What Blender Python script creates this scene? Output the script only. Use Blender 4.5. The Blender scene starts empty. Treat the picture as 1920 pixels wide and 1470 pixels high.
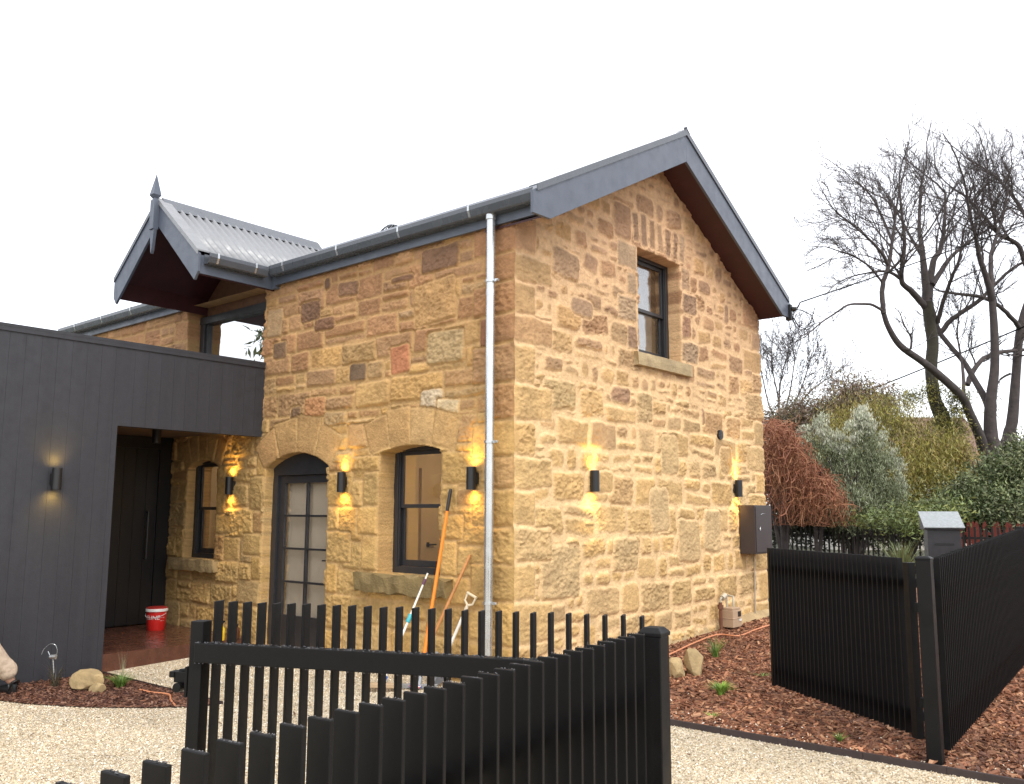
import bpy, bmesh, math, random
import numpy as np
from mathutils import Vector, Matrix
PI = math.pi
S = bpy.context.scene
COL = S.collection
rnd = random.Random(7)

# ------------------------------------------------------------------ camera, sky, sun, exposure
YAW, PITCH, ROLL, FOC = math.radians(40.2446), math.radians(7.7976), math.radians(.2114), 1661.2
_f = np.array([-math.sin(YAW)*math.cos(PITCH), math.cos(YAW)*math.cos(PITCH), math.sin(PITCH)])
_r = np.array([math.cos(YAW), math.sin(YAW), 0.0]); _u = np.cross(_r, _f)
_c, _s = math.cos(ROLL), math.sin(ROLL)
_r, _u = _c*_r+_s*_u, -_s*_r+_c*_u
CAM = np.array([5.2173, -6.1975, 1.55])
cd = bpy.data.cameras.new("camera"); cam = bpy.data.objects.new("camera", cd); COL.objects.link(cam)
cd.sensor_width = 36; cd.sensor_fit = 'HORIZONTAL'; cd.lens = FOC/1920*36
cd.clip_start = .05; cd.clip_end = 2000
M4 = Matrix([[_r[0], _u[0], -_f[0], CAM[0]], [_r[1], _u[1], -_f[1], CAM[1]], [_r[2], _u[2], -_f[2], CAM[2]], [0, 0, 0, 1]])
cam.matrix_world = M4
S.camera = cam

SUN_EL, SUN_AZ = 48, 118          # azimuth clockwise from +Y
W = bpy.data.worlds.new("World"); S.world = W; W.use_nodes = True
nt = W.node_tree; nt.nodes.clear()
out = nt.nodes.new('ShaderNodeOutputWorld')
sky = nt.nodes.new('ShaderNodeTexSky'); sky.sky_type = 'NISHITA'; sky.sun_disc = False
sky.sun_elevation = math.radians(SUN_EL); sky.sun_rotation = math.radians(SUN_AZ)
bg1 = nt.nodes.new('ShaderNodeBackground'); bg1.inputs[1].default_value = .06
nt.links.new(sky.outputs[0], bg1.inputs[0])
bg2 = nt.nodes.new('ShaderNodeBackground')          # the flat white cloud layer
bg2.inputs[0].default_value = (1.0, .975, .965, 1); bg2.inputs[1].default_value = 1.0
add = nt.nodes.new('ShaderNodeAddShader')
nt.links.new(bg1.outputs[0], add.inputs[0]); nt.links.new(bg2.outputs[0], add.inputs[1]); nt.links.new(add.outputs[0], out.inputs[0])
sl = bpy.data.lights.new("sun", 'SUN'); sl.energy = 1.15; sl.angle = math.radians(25); sl.color = (1, .93, .84)
so = bpy.data.objects.new("sun", sl); COL.objects.link(so)
az, el = math.radians(SUN_AZ), math.radians(SUN_EL)
so.rotation_euler = Vector((math.sin(az)*math.cos(el), math.cos(az)*math.cos(el), math.sin(el))).to_track_quat('Z', 'Y').to_euler()
S.view_settings.view_transform = 'Standard'; S.view_settings.look = 'None'
S.view_settings.exposure = 0.66; S.view_settings.gamma = 1.0
S.cycles.max_bounces = 6

# ------------------------------------------------------------------ helpers
def lin(r, g, b):
    f = lambda c: ((c/255+.055)/1.055)**2.4 if c > 10 else c/255/12.92
    return (f(r), f(g), f(b))
def ray(x, y):
    return _r*(x-960)/FOC - _u*(y-735)/FOC + _f
def at(x, y, d):
    return CAM + ray(x, y)*d
def zt(x, y):
    """height of the lie of the land"""
    return min(.045*y, .27) if y > 0 else max(.04*y, -.08)
def ztv(x, y):
    return np.where(y > 0, np.minimum(.045*y, .27), np.maximum(.04*y, -.08))

def hsh(i, j, seed):
    n = (i*374761393 + j*668265263 + seed*1442695041) & 0xffffffff
    n = ((n ^ (n >> 13))*1274126177) & 0xffffffff
    return ((n ^ (n >> 16)) & 0xffff)/65535.0
def vnoise(x, y, seed=0):
    xi = np.floor(x).astype(np.int64); yi = np.floor(y).astype(np.int64)
    fx, fy = x-xi, y-yi; fx = fx*fx*(3-2*fx); fy = fy*fy*(3-2*fy)
    a = hsh(xi, yi, seed); b = hsh(xi+1, yi, seed); c = hsh(xi, yi+1, seed); d = hsh(xi+1, yi+1, seed)
    return (a*(1-fx)+b*fx)*(1-fy)+(c*(1-fx)+d*fx)*fy
def fbm(x, y, seed=0, o=4):
    s = 0; a = .5; t = 0
    for k in range(o):
        s = s+a*vnoise(x*2**k, y*2**k, seed+k*17); t += a; a *= .55
    return s/t-.5

def tag(o, label=None, cat=None, group=None, kind=None):
    if label: o['label'] = label
    if cat: o['category'] = cat
    if group: o['group'] = group
    if kind: o['kind'] = kind
    return o
def empty(name, loc, label, cat, group=None, rz=0):
    o = bpy.data.objects.new(name, None); COL.objects.link(o); o.location = loc; o.rotation_euler = (0, 0, rz)
    o.empty_display_size = .1
    return tag(o, label, cat, group)
def link_mesh(name, me, mat, parent=None):
    o = bpy.data.objects.new(name, me); COL.objects.link(o)
    if mat: me.materials.append(mat)
    if parent is not None:
        o.parent = parent
        bpy.context.view_layer.update() if False else None
        m = Matrix.Translation(parent_loc(parent)) @ Matrix.Rotation(parent.rotation_euler[2], 4, 'Z') if parent.type == 'EMPTY' else wm(parent)
        o.matrix_parent_inverse = m.inverted()
    return o
def parent_loc(p): return Vector(p.location)
def wm(p): return Matrix.Identity(4)
def copy_tree(o, parent=None, keep=None):
    c = o.copy(); COL.objects.link(c)
    if parent is not None: c.parent = parent
    for ch in [q for q in bpy.data.objects if q.parent == o]:
        copy_tree(ch, c)
    return c

def np_mesh(name, V, F, col=None, smooth=False):
    """V (n,3), F (m,k) all same size; col (n,3) point colours"""
    me = bpy.data.meshes.new(name)
    V = np.asarray(V, np.float32); F = np.asarray(F, np.int32); m, k = F.shape
    me.vertices.add(len(V)); me.vertices.foreach_set('co', V.ravel())
    me.loops.add(m*k); me.loops.foreach_set('vertex_index', F.ravel())
    me.polygons.add(m); me.polygons.foreach_set('loop_start', np.arange(0, m*k, k, dtype=np.int32))
    me.polygons.foreach_set('use_smooth', np.full(m, smooth))
    if col is not None:
        a = me.color_attributes.new('Col', 'FLOAT_COLOR', 'POINT')
        c4 = np.ones((len(V), 4), np.float32); c4[:, :3] = col
        a.data.foreach_set('color', c4.ravel())
    me.update(calc_edges=True)
    return me

def smooth_line(P_, n=5):
    out = []
    for i in range(len(P_)-1):
        a = P_[max(i-1, 0)]; b_ = P_[i]; c_ = P_[i+1]; d_ = P_[min(i+2, len(P_)-1)]
        for k_ in range(n):
            t = k_/n; out.append(.5*((2*b_)+(-a+c_)*t+(2*a-5*b_+4*c_-d_)*t*t+(-a+3*b_-3*c_+d_)*t**3))
    out.append(P_[-1]); return out

class MB:
    """collects shapes, builds ONE mesh object"""
    def __init__(s, T=None): s.v = []; s.f = []; s.T = T
    def _add(s, vs, fs):
        n = len(s.v)
        s.v += [tuple(s.T(*p)) if s.T else tuple(p) for p in vs]
        s.f += [tuple(i+n for i in f) for f in fs]
    def box(s, x0, x1, y0, y1, z0, z1):
        vs = [(x, y, z) for x in (x0, x1) for y in (y0, y1) for z in (z0, z1)]
        s._add(vs, [(0, 1, 3, 2), (4, 6, 7, 5), (0, 4, 5, 1), (2, 3, 7, 6), (0, 2, 6, 4), (1, 5, 7, 3)]); return s
    def obox(s, c, ax, ay, az):
        """oriented box: centre and three half-axis vectors"""
        c, ax, ay, az = map(np.array, (c, ax, ay, az))
        vs = [c+a*ax+b*ay+d*az for a in (-1, 1) for b in (-1, 1) for d in (-1, 1)]
        s._add(vs, [(0, 1, 3, 2), (4, 6, 7, 5), (0, 4, 5, 1), (2, 3, 7, 6), (0, 2, 6, 4), (1, 5, 7, 3)]); return s
    def prism(s, pts, a, b, fn):
        """polygon pts (p,q) extruded from a to b; fn(p,q,t)->xyz"""
        n = len(pts)
        vs = [fn(p, q, a) for p, q in pts]+[fn(p, q, b) for p, q in pts]
        fs = [tuple(range(n)), tuple(range(2*n-1, n-1, -1))]+[(i, (i+1) % n, n+(i+1) % n, n+i) for i in range(n)]
        s._add(vs, fs); return s
    def tube(s, pts, r, n=8, cap=True):
        pts = [np.array(p, float) for p in pts]; rr = r if hasattr(r, '__len__') else [r]*len(pts)
        vs = []; up = np.array((.13, .21, 1.))
        for i, p in enumerate(pts):
            d = pts[min(i+1, len(pts)-1)]-pts[max(i-1, 0)]; d = d/(np.linalg.norm(d)+1e-9)
            if abs(d @ up) > .95: up = np.array((1., .1, .05))
            a = np.cross(d, up); a /= np.linalg.norm(a); b = np.cross(d, a); up = -np.cross(d, a) if False else up
            vs += [p+rr[i]*(math.cos(t)*a+math.sin(t)*b) for t in [2*PI*k/n for k in range(n)]]
        fs = []
        for i in range(len(pts)-1):
            for k in range(n):
                k2 = (k+1) % n; fs.append((i*n+k, i*n+k2, (i+1)*n+k2, (i+1)*n+k))
        if cap: fs += [tuple(range(n-1, -1, -1)), tuple(range((len(pts)-1)*n, len(pts)*n))]
        s._add(vs, fs); return s
    def lathe(s, prof, c=(0, 0, 0), n=24):
        vs = []; fs = []
        for r, z in prof:
            vs += [(c[0]+r*math.cos(2*PI*k/n), c[1]+r*math.sin(2*PI*k/n), c[2]+z) for k in range(n)]
        for i in range(len(prof)-1):
            for k in range(n):
                k2 = (k+1) % n; fs.append((i*n+k, i*n+k2, (i+1)*n+k2, (i+1)*n+k))
        fs += [tuple(range(n-1, -1, -1)), tuple(range((len(prof)-1)*n, len(prof)*n))]
        s._add(vs, fs); return s
    def build(s, name, mat, parent=None, bevel=0, smooth=False):
        me = bpy.data.meshes.new(name); me.from_pydata(s.v, [], s.f)
        bm = bmesh.new(); bm.from_mesh(me); bmesh.ops.recalc_face_normals(bm, faces=bm.faces); bm.to_mesh(me); bm.free()
        if smooth: me.polygons.foreach_set('use_smooth', [True]*len(me.polygons))
        o = link_mesh(name, me, mat, parent)
        if bevel:
            b = o.modifiers.new('bevel', 'BEVEL'); b.width = bevel; b.segments = 2; b.limit_method = 'ANGLE'; b.angle_limit = math.radians(40)
        if smooth:
            e = o.modifiers.new('es', 'EDGE_SPLIT'); e.split_angle = math.radians(38)
        return o
TA = lambda off=0: (lambda u, n, z: (u, -n, z))           # front wall frame: n points out (-Y)
TB = lambda off=0: (lambda u, n, z: (n, u, z))            # gable wall frame: n points out (+X)

# ------------------------------------------------------------------ materials
def nodes(name):
    m = bpy.data.materials.new(name); m.use_nodes = True; t = m.node_tree
    return m, t, t.nodes['Principled BSDF']
def mat(name, col, rough=.6, metal=0, spec=.5, var=.12, nscale=6, bump=0, bscale=60, vcol=False, coat=0, rvar=0, emit=None, stretch=None):
    m, t, b = nodes(name); L = t.links
    tc = t.nodes.new('ShaderNodeTexCoord')
    n = t.nodes.new('ShaderNodeTexNoise'); n.inputs['Scale'].default_value = nscale; n.inputs['Detail'].default_value = 6; n.inputs['Roughness'].default_value = .65
    src = tc.outputs['Object']
    if stretch:
        mp = t.nodes.new('ShaderNodeMapping'); mp.inputs['Scale'].default_value = stretch; L.new(src, mp.inputs[0]); src = mp.outputs[0]
    L.new(src, n.inputs['Vector'])
    mr = t.nodes.new('ShaderNodeMapRange'); mr.inputs[1].default_value = .25; mr.inputs[2].default_value = .75
    mr.inputs[3].default_value = 1-var; mr.inputs[4].default_value = 1+var
    L.new(n.outputs[0], mr.inputs[0])
    vm = t.nodes.new('ShaderNodeVectorMath'); vm.operation = 'SCALE'
    if vcol:
        a = t.nodes.new('ShaderNodeVertexColor'); a.layer_name = 'Col'; L.new(a.outputs[0], vm.inputs[0])
    else: vm.inputs[0].default_value = col
    L.new(mr.outputs[0], vm.inputs['Scale']); L.new(vm.outputs[0], b.inputs['Base Color'])
    b.inputs['Roughness'].default_value = rough; b.inputs['Metallic'].default_value = metal
    b.inputs['Specular IOR Level'].default_value = spec
    if coat: b.inputs['Coat Weight'].default_value = coat; b.inputs['Coat Roughness'].default_value = .12
    if rvar:
        r2 = t.nodes.new('ShaderNodeMapRange'); r2.inputs[1].default_value = .3; r2.inputs[2].default_value = .7
        r2.inputs[3].default_value = max(0, rough-rvar); r2.inputs[4].default_value = min(1, rough+rvar)
        n3 = t.nodes.new('ShaderNodeTexNoise'); n3.inputs['Scale'].default_value = nscale*2.3; n3.inputs['Detail'].default_value = 5
        L.new(tc.outputs['Object'], n3.inputs['Vector']); L.new(n3.outputs[0], r2.inputs[0]); L.new(r2.outputs[0], b.inputs['Roughness'])
    if bump:
        n2 = t.nodes.new('ShaderNodeTexNoise'); n2.inputs['Scale'].default_value = bscale; n2.inputs['Detail'].default_value = 5
        L.new(tc.outputs['Object'], n2.inputs['Vector'])
        bp = t.nodes.new('ShaderNodeBump'); bp.inputs['Strength'].default_value = 1; bp.inputs['Distance'].default_value = bump
        L.new(n2.outputs[0], bp.inputs['Height']); L.new(bp.outputs[0], b.inputs['Normal'])
    if emit:
        b.inputs['Emission Color'].default_value = (*emit[0], 1); b.inputs['Emission Strength'].default_value = emit[1]
    return m
def glass_mat(name, refl=.08, tint=(1, 1, 1), rough=.0, f0=1.45):
    m = bpy.data.materials.new(name); m.use_nodes = True; t = m.node_tree; t.nodes.clear(); L = t.links
    o = t.nodes.new('ShaderNodeOutputMaterial'); mx = t.nodes.new('ShaderNodeMixShader')
    tr = t.nodes.new('ShaderNodeBsdfTransparent'); tr.inputs[0].default_value = (*tint, 1)
    gl = t.nodes.new('ShaderNodeBsdfGlossy'); gl.inputs['Roughness'].default_value = rough; gl.inputs[0].default_value = (1, 1, 1, 1)
    lw = t.nodes.new('ShaderNodeLayerWeight'); lw.inputs[0].default_value = .5
    fr = t.nodes.new('ShaderNodeMath'); fr.operation = 'POWER'; fr.inputs[1].default_value = 5; L.new(lw.outputs['Facing'], fr.inputs[0])
    ad = t.nodes.new('ShaderNodeMath'); ad.operation = 'ADD'; ad.inputs[1].default_value = refl; ad.use_clamp = True
    n = t.nodes.new('ShaderNodeTexNoise'); n.inputs['Scale'].default_value = 1.7
    bp = t.nodes.new('ShaderNodeBump'); bp.inputs['Distance'].default_value = .004; bp.inputs['Strength'].default_value = .5
    L.new(n.outputs[0], bp.inputs['Height']); L.new(bp.outputs[0], gl.inputs['Normal'])
    L.new(fr.outputs[0], ad.inputs[0]); L.new(ad.outputs[0], mx.inputs[0]); L.new(tr.outputs[0], mx.inputs[1]); L.new(gl.outputs[0], mx.inputs[2]); L.new(mx.outputs[0], o.inputs[0])
    return m
def powder(name, col, rough=.38, drops=True):
    """black powder coat beaded with rain"""
    m, t, b = nodes(name); L = t.links
    b.inputs['Base Color'].default_value = (*col, 1); b.inputs['Roughness'].default_value = rough
    b.inputs['Specular IOR Level'].default_value = .2
    tc = t.nodes.new('ShaderNodeTexCoord')
    v = t.nodes.new('ShaderNodeTexVoronoi'); v.inputs['Scale'].default_value = 330; v.feature = 'F1'
    L.new(tc.outputs['Object'], v.inputs['Vector'])
    sep = t.nodes.new('ShaderNodeSeparateColor'); L.new(v.outputs['Color'], sep.inputs[0])
    th = t.nodes.new('ShaderNodeMapRange'); th.inputs[1].default_value = .0; th.inputs[2].default_value = .35; th.inputs[3].default_value = 1; th.inputs[4].default_value = 0
    L.new(v.outputs['Distance'], th.inputs[0])
    gt = t.nodes.new('ShaderNodeMath'); gt.operation = 'GREATER_THAN'; gt.inputs[1].default_value = .75; L.new(sep.outputs[0], gt.inputs[0])
    mu = t.nodes.new('ShaderNodeMath'); mu.operation = 'MULTIPLY'; L.new(th.outputs[0], mu.inputs[0]); L.new(gt.outputs[0], mu.inputs[1])
    bp = t.nodes.new('ShaderNodeBump'); bp.inputs['Distance'].default_value = .0012; bp.inputs['Strength'].default_value = .6
    L.new(mu.outputs[0], bp.inputs['Height']); L.new(bp.outputs[0], b.inputs['Normal'])
    n = t.nodes.new('ShaderNodeTexNoise'); n.inputs['Scale'].default_value = 9; n.inputs['Detail'].default_value = 6
    L.new(tc.outputs['Object'], n.inputs['Vector'])
    mr = t.nodes.new('ShaderNodeMapRange'); mr.inputs[1].default_value = .3; mr.inputs[2].default_value = .7; mr.inputs[3].default_value = rough-.13; mr.inputs[4].default_value = rough+.17
    L.new(n.outputs[0], mr.inputs[0]); L.new(mr.outputs[0], b.inputs['Roughness'])
    return m

M = {}
M['stone'] = mat('sandstone', (1, 1, 1), .88, vcol=True, var=.13, nscale=22, bump=.010, bscale=46, spec=.25)
M['rearstone'] = mat('rear_sandstone', (.34, .22, .12), .9, var=.3, nscale=2.5, bump=.02, bscale=14)
M['charcoal'] = mat('charcoal_cladding', (.028, .029, .036), .6, var=.22, nscale=5, bump=.0015, bscale=70, rvar=.14, stretch=(1, 1.6, .12))
M['trim'] = mat('slate_trim_paint', (.082, .098, .130), .42, var=.1, nscale=4, bump=.0008, bscale=40, rvar=.1)
M['gutter'] = mat('slate_gutter', (.075, .085, .10), .26, var=.12, nscale=3, rvar=.1, spec=.6)
M['frame'] = mat('charcoal_joinery', (.026, .026, .029), .42, var=.12, nscale=7, rvar=.1)
M['zinc'] = mat('zincalume_sheet', (.27, .28, .29), .50, metal=.35, var=.06, nscale=5, rvar=.12)
M['galv'] = mat('galvanised_pipe', (.55, .57, .58), .28, metal=.8, var=.10, nscale=5, rvar=.08)
M['darkroof'] = mat('dark_roof_sheet', (.10, .11, .125), .4, metal=.2, var=.1)
M['lining'] = mat('red_brown_lining', (.046, .0095, .012), .55, var=.25, nscale=5)
M['brownboard'] = mat('brown_board', (.13, .062, .030), .5, var=.3, nscale=9)
M['black'] = powder('black_powder_coat', (.0058, .0055, .0056), .48)
M['blackplain'] = mat('satin_black', (.012, .012, .013), .4, var=.1)
M['cable'] = mat('cable_rubber', (.012, .012, .012), .95, spec=.05)
M['glass'] = glass_mat('window_glass', .13)
M['skyglass'] = glass_mat('mirror_like_glass', .62, (.25, .25, .25))
M['blind'] = mat('beige_blind', (.58, .49, .37), .9, var=.05, nscale=30)
M['cream'] = mat('cream_wall', (.66, .55, .38), .8, var=.03)
M['steeledge'] = mat('brown_steel_edging', (.035, .022, .020), .6, var=.3, nscale=8, bump=.002)
M['deck'] = mat('wet_red_deck', (.10, .040, .025), .24, var=.4, nscale=7, rvar=.12, bump=.0015, bscale=30)
M['brass'] = mat('brass', (.5, .36, .14), .35, metal=.9)
M['rock'] = mat('yellow_rock', (.38, .28, .14), .9, var=.3, nscale=9, bump=.012, bscale=20)
M['grassleaf'] = mat('grass_blade', (.15, .25, .045), .5, vcol=True, var=.15, nscale=30)
M['leaf'] = mat('leaf', (1, 1, 1), .5, vcol=True, var=.2, nscale=3)
M['bark'] = mat('dark_bark', (.066, .054, .052), .9, var=.35, nscale=5, bump=.02, bscale=12)
M['mossbark'] = mat('mossy_bark', (.040, .036, .024), .9, var=.4, nscale=3, bump=.02, bscale=12)
M['redtwig'] = mat('red_twig', (.23, .085, .042), .7, var=.4, nscale=6)

# ------------------------------------------------------------------ ground
def grid_sheet(name, x0, x1, y0, y1, step, mat_, dz=0.0, label=None):
    nx = int((x1-x0)/step)+1; ny = int((y1-y0)/step)+1
    X, Y = np.meshgrid(np.linspace(x0, x1, nx), np.linspace(y0, y1, ny))
    Z = ztv(X, Y)+dz
    V = np.stack([X, Y, Z], -1).reshape(-1, 3); i = np.arange((ny-1)*nx).reshape(ny-1, nx)[:, :-1].ravel()
    F = np.stack([i, i+1, i+nx+1, i+nx], -1)
    return link_mesh(name, np_mesh(name, V, F, smooth=True), mat_)
def ground_mat(name, c1, c2, c3, scale, dist, rough=.9, stretch=(1, 1, 1), drk=.35):
    m, t, b = nodes(name); L = t.links
    tc = t.nodes.new('ShaderNodeTexCoord'); mp = t.nodes.new('ShaderNodeMapping'); mp.inputs['Scale'].default_value = stretch
    L.new(tc.outputs['Object'], mp.inputs[0])
    nz = t.nodes.new('ShaderNodeTexNoise'); nz.inputs['Scale'].default_value = 7; L.new(mp.outputs[0], nz.inputs[0])
    mxv = t.nodes.new('ShaderNodeMix'); mxv.data_type = 'VECTOR'; mxv.inputs[0].default_value = .04
    L.new(mp.outputs[0], mxv.inputs[4]); L.new(nz.outputs[1], mxv.inputs[5])
    v = t.nodes.new('ShaderNodeTexVoronoi'); v.inputs['Scale'].default_value = scale; L.new(mxv.outputs[1], v.inputs['Vector'])
    sep = t.nodes.new('ShaderNodeSeparateColor'); L.new(v.outputs['Color'], sep.inputs[0])
    cr = t.nodes.new('ShaderNodeValToRGB'); cr.color_ramp.elements[0].color = (*c1, 1); cr.color_ramp.elements[1].color = (*c3, 1)
    e = cr.color_ramp.elements.new(.5); e.color = (*c2, 1)
    L.new(sep.outputs[0], cr.inputs[0])
    n2 = t.nodes.new('ShaderNodeTexNoise'); n2.inputs['Scale'].default_value = .9; n2.inputs['Detail'].default_value = 5; L.new(tc.outputs['Object'], n2.inputs[0])
    mr = t.nodes.new('ShaderNodeMapRange'); mr.inputs[1].default_value = .3; mr.inputs[2].default_value = .7; mr.inputs[3].default_value = 1-drk; mr.inputs[4].default_value = 1.12; L.new(n2.outputs[0], mr.inputs[0])
    vm = t.nodes.new('ShaderNodeVectorMath'); vm.operation = 'SCALE'; L.new(cr.outputs[0], vm.inputs[0]); L.new(mr.outputs[0], vm.inputs['Scale'])
    L.new(vm.outputs[0], b.inputs['Base Color']); b.inputs['Roughness'].default_value = rough
    bp = t.nodes.new('ShaderNodeBump'); bp.inputs['Distance'].default_value = dist; bp.invert = True; L.new(v.outputs['Distance'], bp.inputs['Height']); L.new(bp.outputs[0], b.inputs['Normal'])
    return m
m_base = ground_mat('far_ground', (.05, .055, .03), (.08, .075, .045), (.06, .07, .03), 9, .02)
m_gravel = ground_mat('gravel_ground', (.40, .34, .23), (.60, .51, .36), (.72, .62, .46), 75, .012, drk=.2)
m_mulch = ground_mat('mulch_ground', (.09, .040, .022), (.24, .105, .055), (.38, .19, .11), 42, .014, stretch=(1, .45, 1), drk=.4)

def flat_poly(name, pts, mat_, dz, step=.25):
    """polygon draped on the land: triangulated fine enough to follow the slope"""
    bm = bmesh.new(); bm.faces.new([bm.verts.new((x, y, 0)) for x, y in pts])
    for axis, lo, hi in ((0, min(p[0] for p in pts), max(p[0] for p in pts)), (1, min(p[1] for p in pts), max(p[1] for p in pts))):
        k = lo+.5
        while k < hi:
            co = (k, 0, 0) if axis == 0 else (0, k, 0); no = (1, 0, 0) if axis == 0 else (0, 1, 0)
            bmesh.ops.bisect_plane(bm, geom=bm.verts[:]+bm.edges[:]+bm.faces[:], plane_co=co, plane_no=no); k += .5
    for co in ((0, 0, 0), (0, 6, 0), (0, -2, 0)):
        bmesh.ops.bisect_plane(bm, geom=bm.verts[:]+bm.edges[:]+bm.faces[:], plane_co=co, plane_no=(0, 1, 0))
    for v in bm.verts: v.co.z = zt(v.co.x, v.co.y)+dz
    bmesh.ops.recalc_face_normals(bm, faces=bm.faces)
    me = bpy.data.meshes.new(name); bm.to_mesh(me); bm.free()
    return link_mesh(name, me, mat_)
g = grid_sheet('ground', -45, 45, -45, 45, .5, m_base, -.02)
me = g.data
bm = bmesh.new(); bm.from_mesh(me)
R_ = 700
ring = []
bnd = [v for v in bm.verts if v.is_boundary]
for e in [e for e in bm.edges if e.is_boundary]:
    a, b_ = e.verts
    na = bm.verts.new((a.co.x*R_/45, a.co.y*R_/45, a.co.z)); nb = bm.verts.new((b_.co.x*R_/45, b_.co.y*R_/45, b_.co.z))
    bm.faces.new((a, b_, nb, na))
bmesh.ops.recalc_face_normals(bm, faces=bm.faces); bm.to_mesh(me); bm.free()
tag(g, kind='structure')
gravel = flat_poly('gravel_drive', [(-14, -14), (14, -14), (14, -.19), (-.41, -.19), (-.41, .2), (-14, .2)], m_gravel, 0); tag(gravel, kind='structure')
mulch = flat_poly('mulch_bed', [(-.4, -.19), (13, -.19), (13, 12), (-.4, 12)], m_mulch, 0.0); tag(mulch, kind='structure')
BEDL = [(-3.93, -1.82), (-1.72, -1.80), (-1.80, -1.98), (-2.1, -2.3), (-2.5, -2.62), (-3.0, -2.88), (-3.45, -3.02), (-3.93, -3.1)]
mulch2 = flat_poly('entry_mulch_bed', BEDL, m_mulch, .012); tag(mulch2, kind='structure')
k = MB()
for i in range(26):
    x0, x1 = -.4+i*.5, -.4+i*.5+.498
    k.box(x0, x1, -.198, -.178, zt(0, -.2)-.1, zt(0, -.2)+.045)
tag(k.build('kerb', M['steeledge'], bevel=.002), kind='structure')
k = MB()
for a, b_ in zip(BEDL[:1], BEDL[1:2]):
    k.box(a[0], b_[0], -1.815, -1.797, -.16, -.045)
tag(k.build('edging_strip', M['steeledge']), kind='structure')

# ------------------------------------------------------------------ stone walls as real relief
GAP = .012
def make_field(us, vs, stones, seed, warp=.012, mortar=(.40, .26, .13), mh=.0, rough=1.0, gap=GAP, ew=.012, hw_=.022, stain=.22):
    """us, vs 1-D coordinate lines.  returns relief height and colour on the grid"""
    U, V = np.meshgrid(us, vs); ny, nx = U.shape
    Uw = U+warp*2*fbm(U*4.5, V*4.5, seed+1)+.010*fbm(U*22, V*22, seed+5)
    Vw = V+warp*2*fbm(U*4.5+31, V*4.5, seed+2)+.010*fbm(U*22, V*22+9, seed+6)
    best = np.full(U.shape, 1.0); idm = np.full(U.shape, -1)
    for i, s in enumerate(stones):
        cx, cy, hw, hh, ang, rad = s[:6]; R = hw+hh+.08 if abs(ang) > .1 else None
        wx = (R or hw+.07); wy = (R or hh+.07)
        i0, i1 = np.searchsorted(us, cx-wx), np.searchsorted(us, cx+wx); j0, j1 = np.searchsorted(vs, cy-wy), np.searchsorted(vs, cy+wy)
        if i1 <= i0 or j1 <= j0: continue
        du = Uw[j0:j1, i0:i1]-cx; dv = Vw[j0:j1, i0:i1]-cy
        c, s_ = math.cos(ang), math.sin(ang); a = du*c+dv*s_; b = -du*s_+dv*c
        tp = s[8] if len(s) > 8 else 0
        hwv = hw*(1+tp*b/max(hh, .01))
        qx = np.abs(a)-hwv+rad; qy = np.abs(b)-hh+rad
        d = np.hypot(np.maximum(qx, 0), np.maximum(qy, 0))+np.minimum(np.maximum(qx, qy), 0)-rad
        cur = best[j0:j1, i0:i1]; own = idm[j0:j1, i0:i1]
        tk = (d < cur) & ((own < 0) | (cur > gap))
        cur[tk] = d[tk]; own[tk] = i
        best[j0:j1, i0:i1] = cur; idm[j0:j1, i0:i1] = own
    idm[best > 0] = -1
    n = len(stones); r = np.random.RandomState(seed)
    hs = np.array([s[7] if len(s) > 7 else .02 for s in stones]); tx = r.uniform(-1, 1, n)*.035; ty = r.uniform(-1, 1, n)*.045
    cxs = np.array([s[0] for s in stones]); cys = np.array([s[1] for s in stones]); rg = r.uniform(.3, 1.5, n)*np.array([s[9] if len(s) > 9 else 1 for s in stones])
    cols = np.array([s[6] for s in stones])
    ii = np.maximum(idm, 0); on = idm >= 0
    t = np.clip(-best/hw_, 0, 1); prof = t*(2-t)
    nA = fbm(U*9, V*11, seed+11, 4); nB = fbm(U*30, V*42, seed+12, 4); rid = 1-np.abs(fbm(U*13, V*26, seed+13, 3))*4
    H = prof*(hs[ii]+tx[ii]*(U-cxs[ii])+ty[ii]*(V-cys[ii])+rough*rg[ii]*(.030*nA+.030*nB+.010*rid*t))
    Hm = mh+.010*fbm(U*7, V*7, seed+20)+.006*nB
    H = np.where(on, np.maximum(H, -.004)+mh*(1-prof), Hm)
    C = cols[ii]*(1+.55*fbm(U*5, V*6, seed+31)+.42*nB)[..., None]
    # bands of iron stain inside stones
    st = np.clip(fbm(U*2.3, V*7+fbm(U*3, V*3, seed+3)*4, seed+41, 3)*5-.6, 0, 1)*stain
    C = C*(1-st[..., None])+np.array((.30, .135, .05))*st[..., None]
    zz_ = np.clip((V-2.2)/2.4, 0, 1)[..., None]
    mc = (np.array(mortar)*(1-zz_)+np.array(mortar)*np.array((.82, .74, .80))*zz_)*(1+.35*fbm(U*6, V*6, seed+50)+.35*nB)[..., None]
    edge = np.clip(-best/ew, 0, 1)[..., None]; edge = edge*edge*(3-2*edge)
    C = np.where(on[..., None], C*edge+mc*(1-edge), mc)
    # mortar smeared over faces here and there
    sm = np.clip(fbm(U*6, V*8, seed+61, 3)*6-1.2, 0, 1)[..., None]*.55*(np.clip(1-t*.8, 0, 1))[..., None]
    C = C*(1-sm)+mc*sm
    C = C*.95+(C @ np.array((.3, .6, .1)))[..., None]*.05*np.array((1.08, 1.0, .90))
    return U, V, H, np.clip(C, .01, .9), idm

def lines(x0, x1, step, marks):
    ks = sorted(set([x0, x1]+[m for m in marks if x0 < m < x1])); out = []
    for a, b in zip(ks[:-1], ks[1:]):
        n = max(1, round((b-a)/step)); out += list(np.linspace(a, b, n, endpoint=False))
    return np.array(out+[x1])

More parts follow.
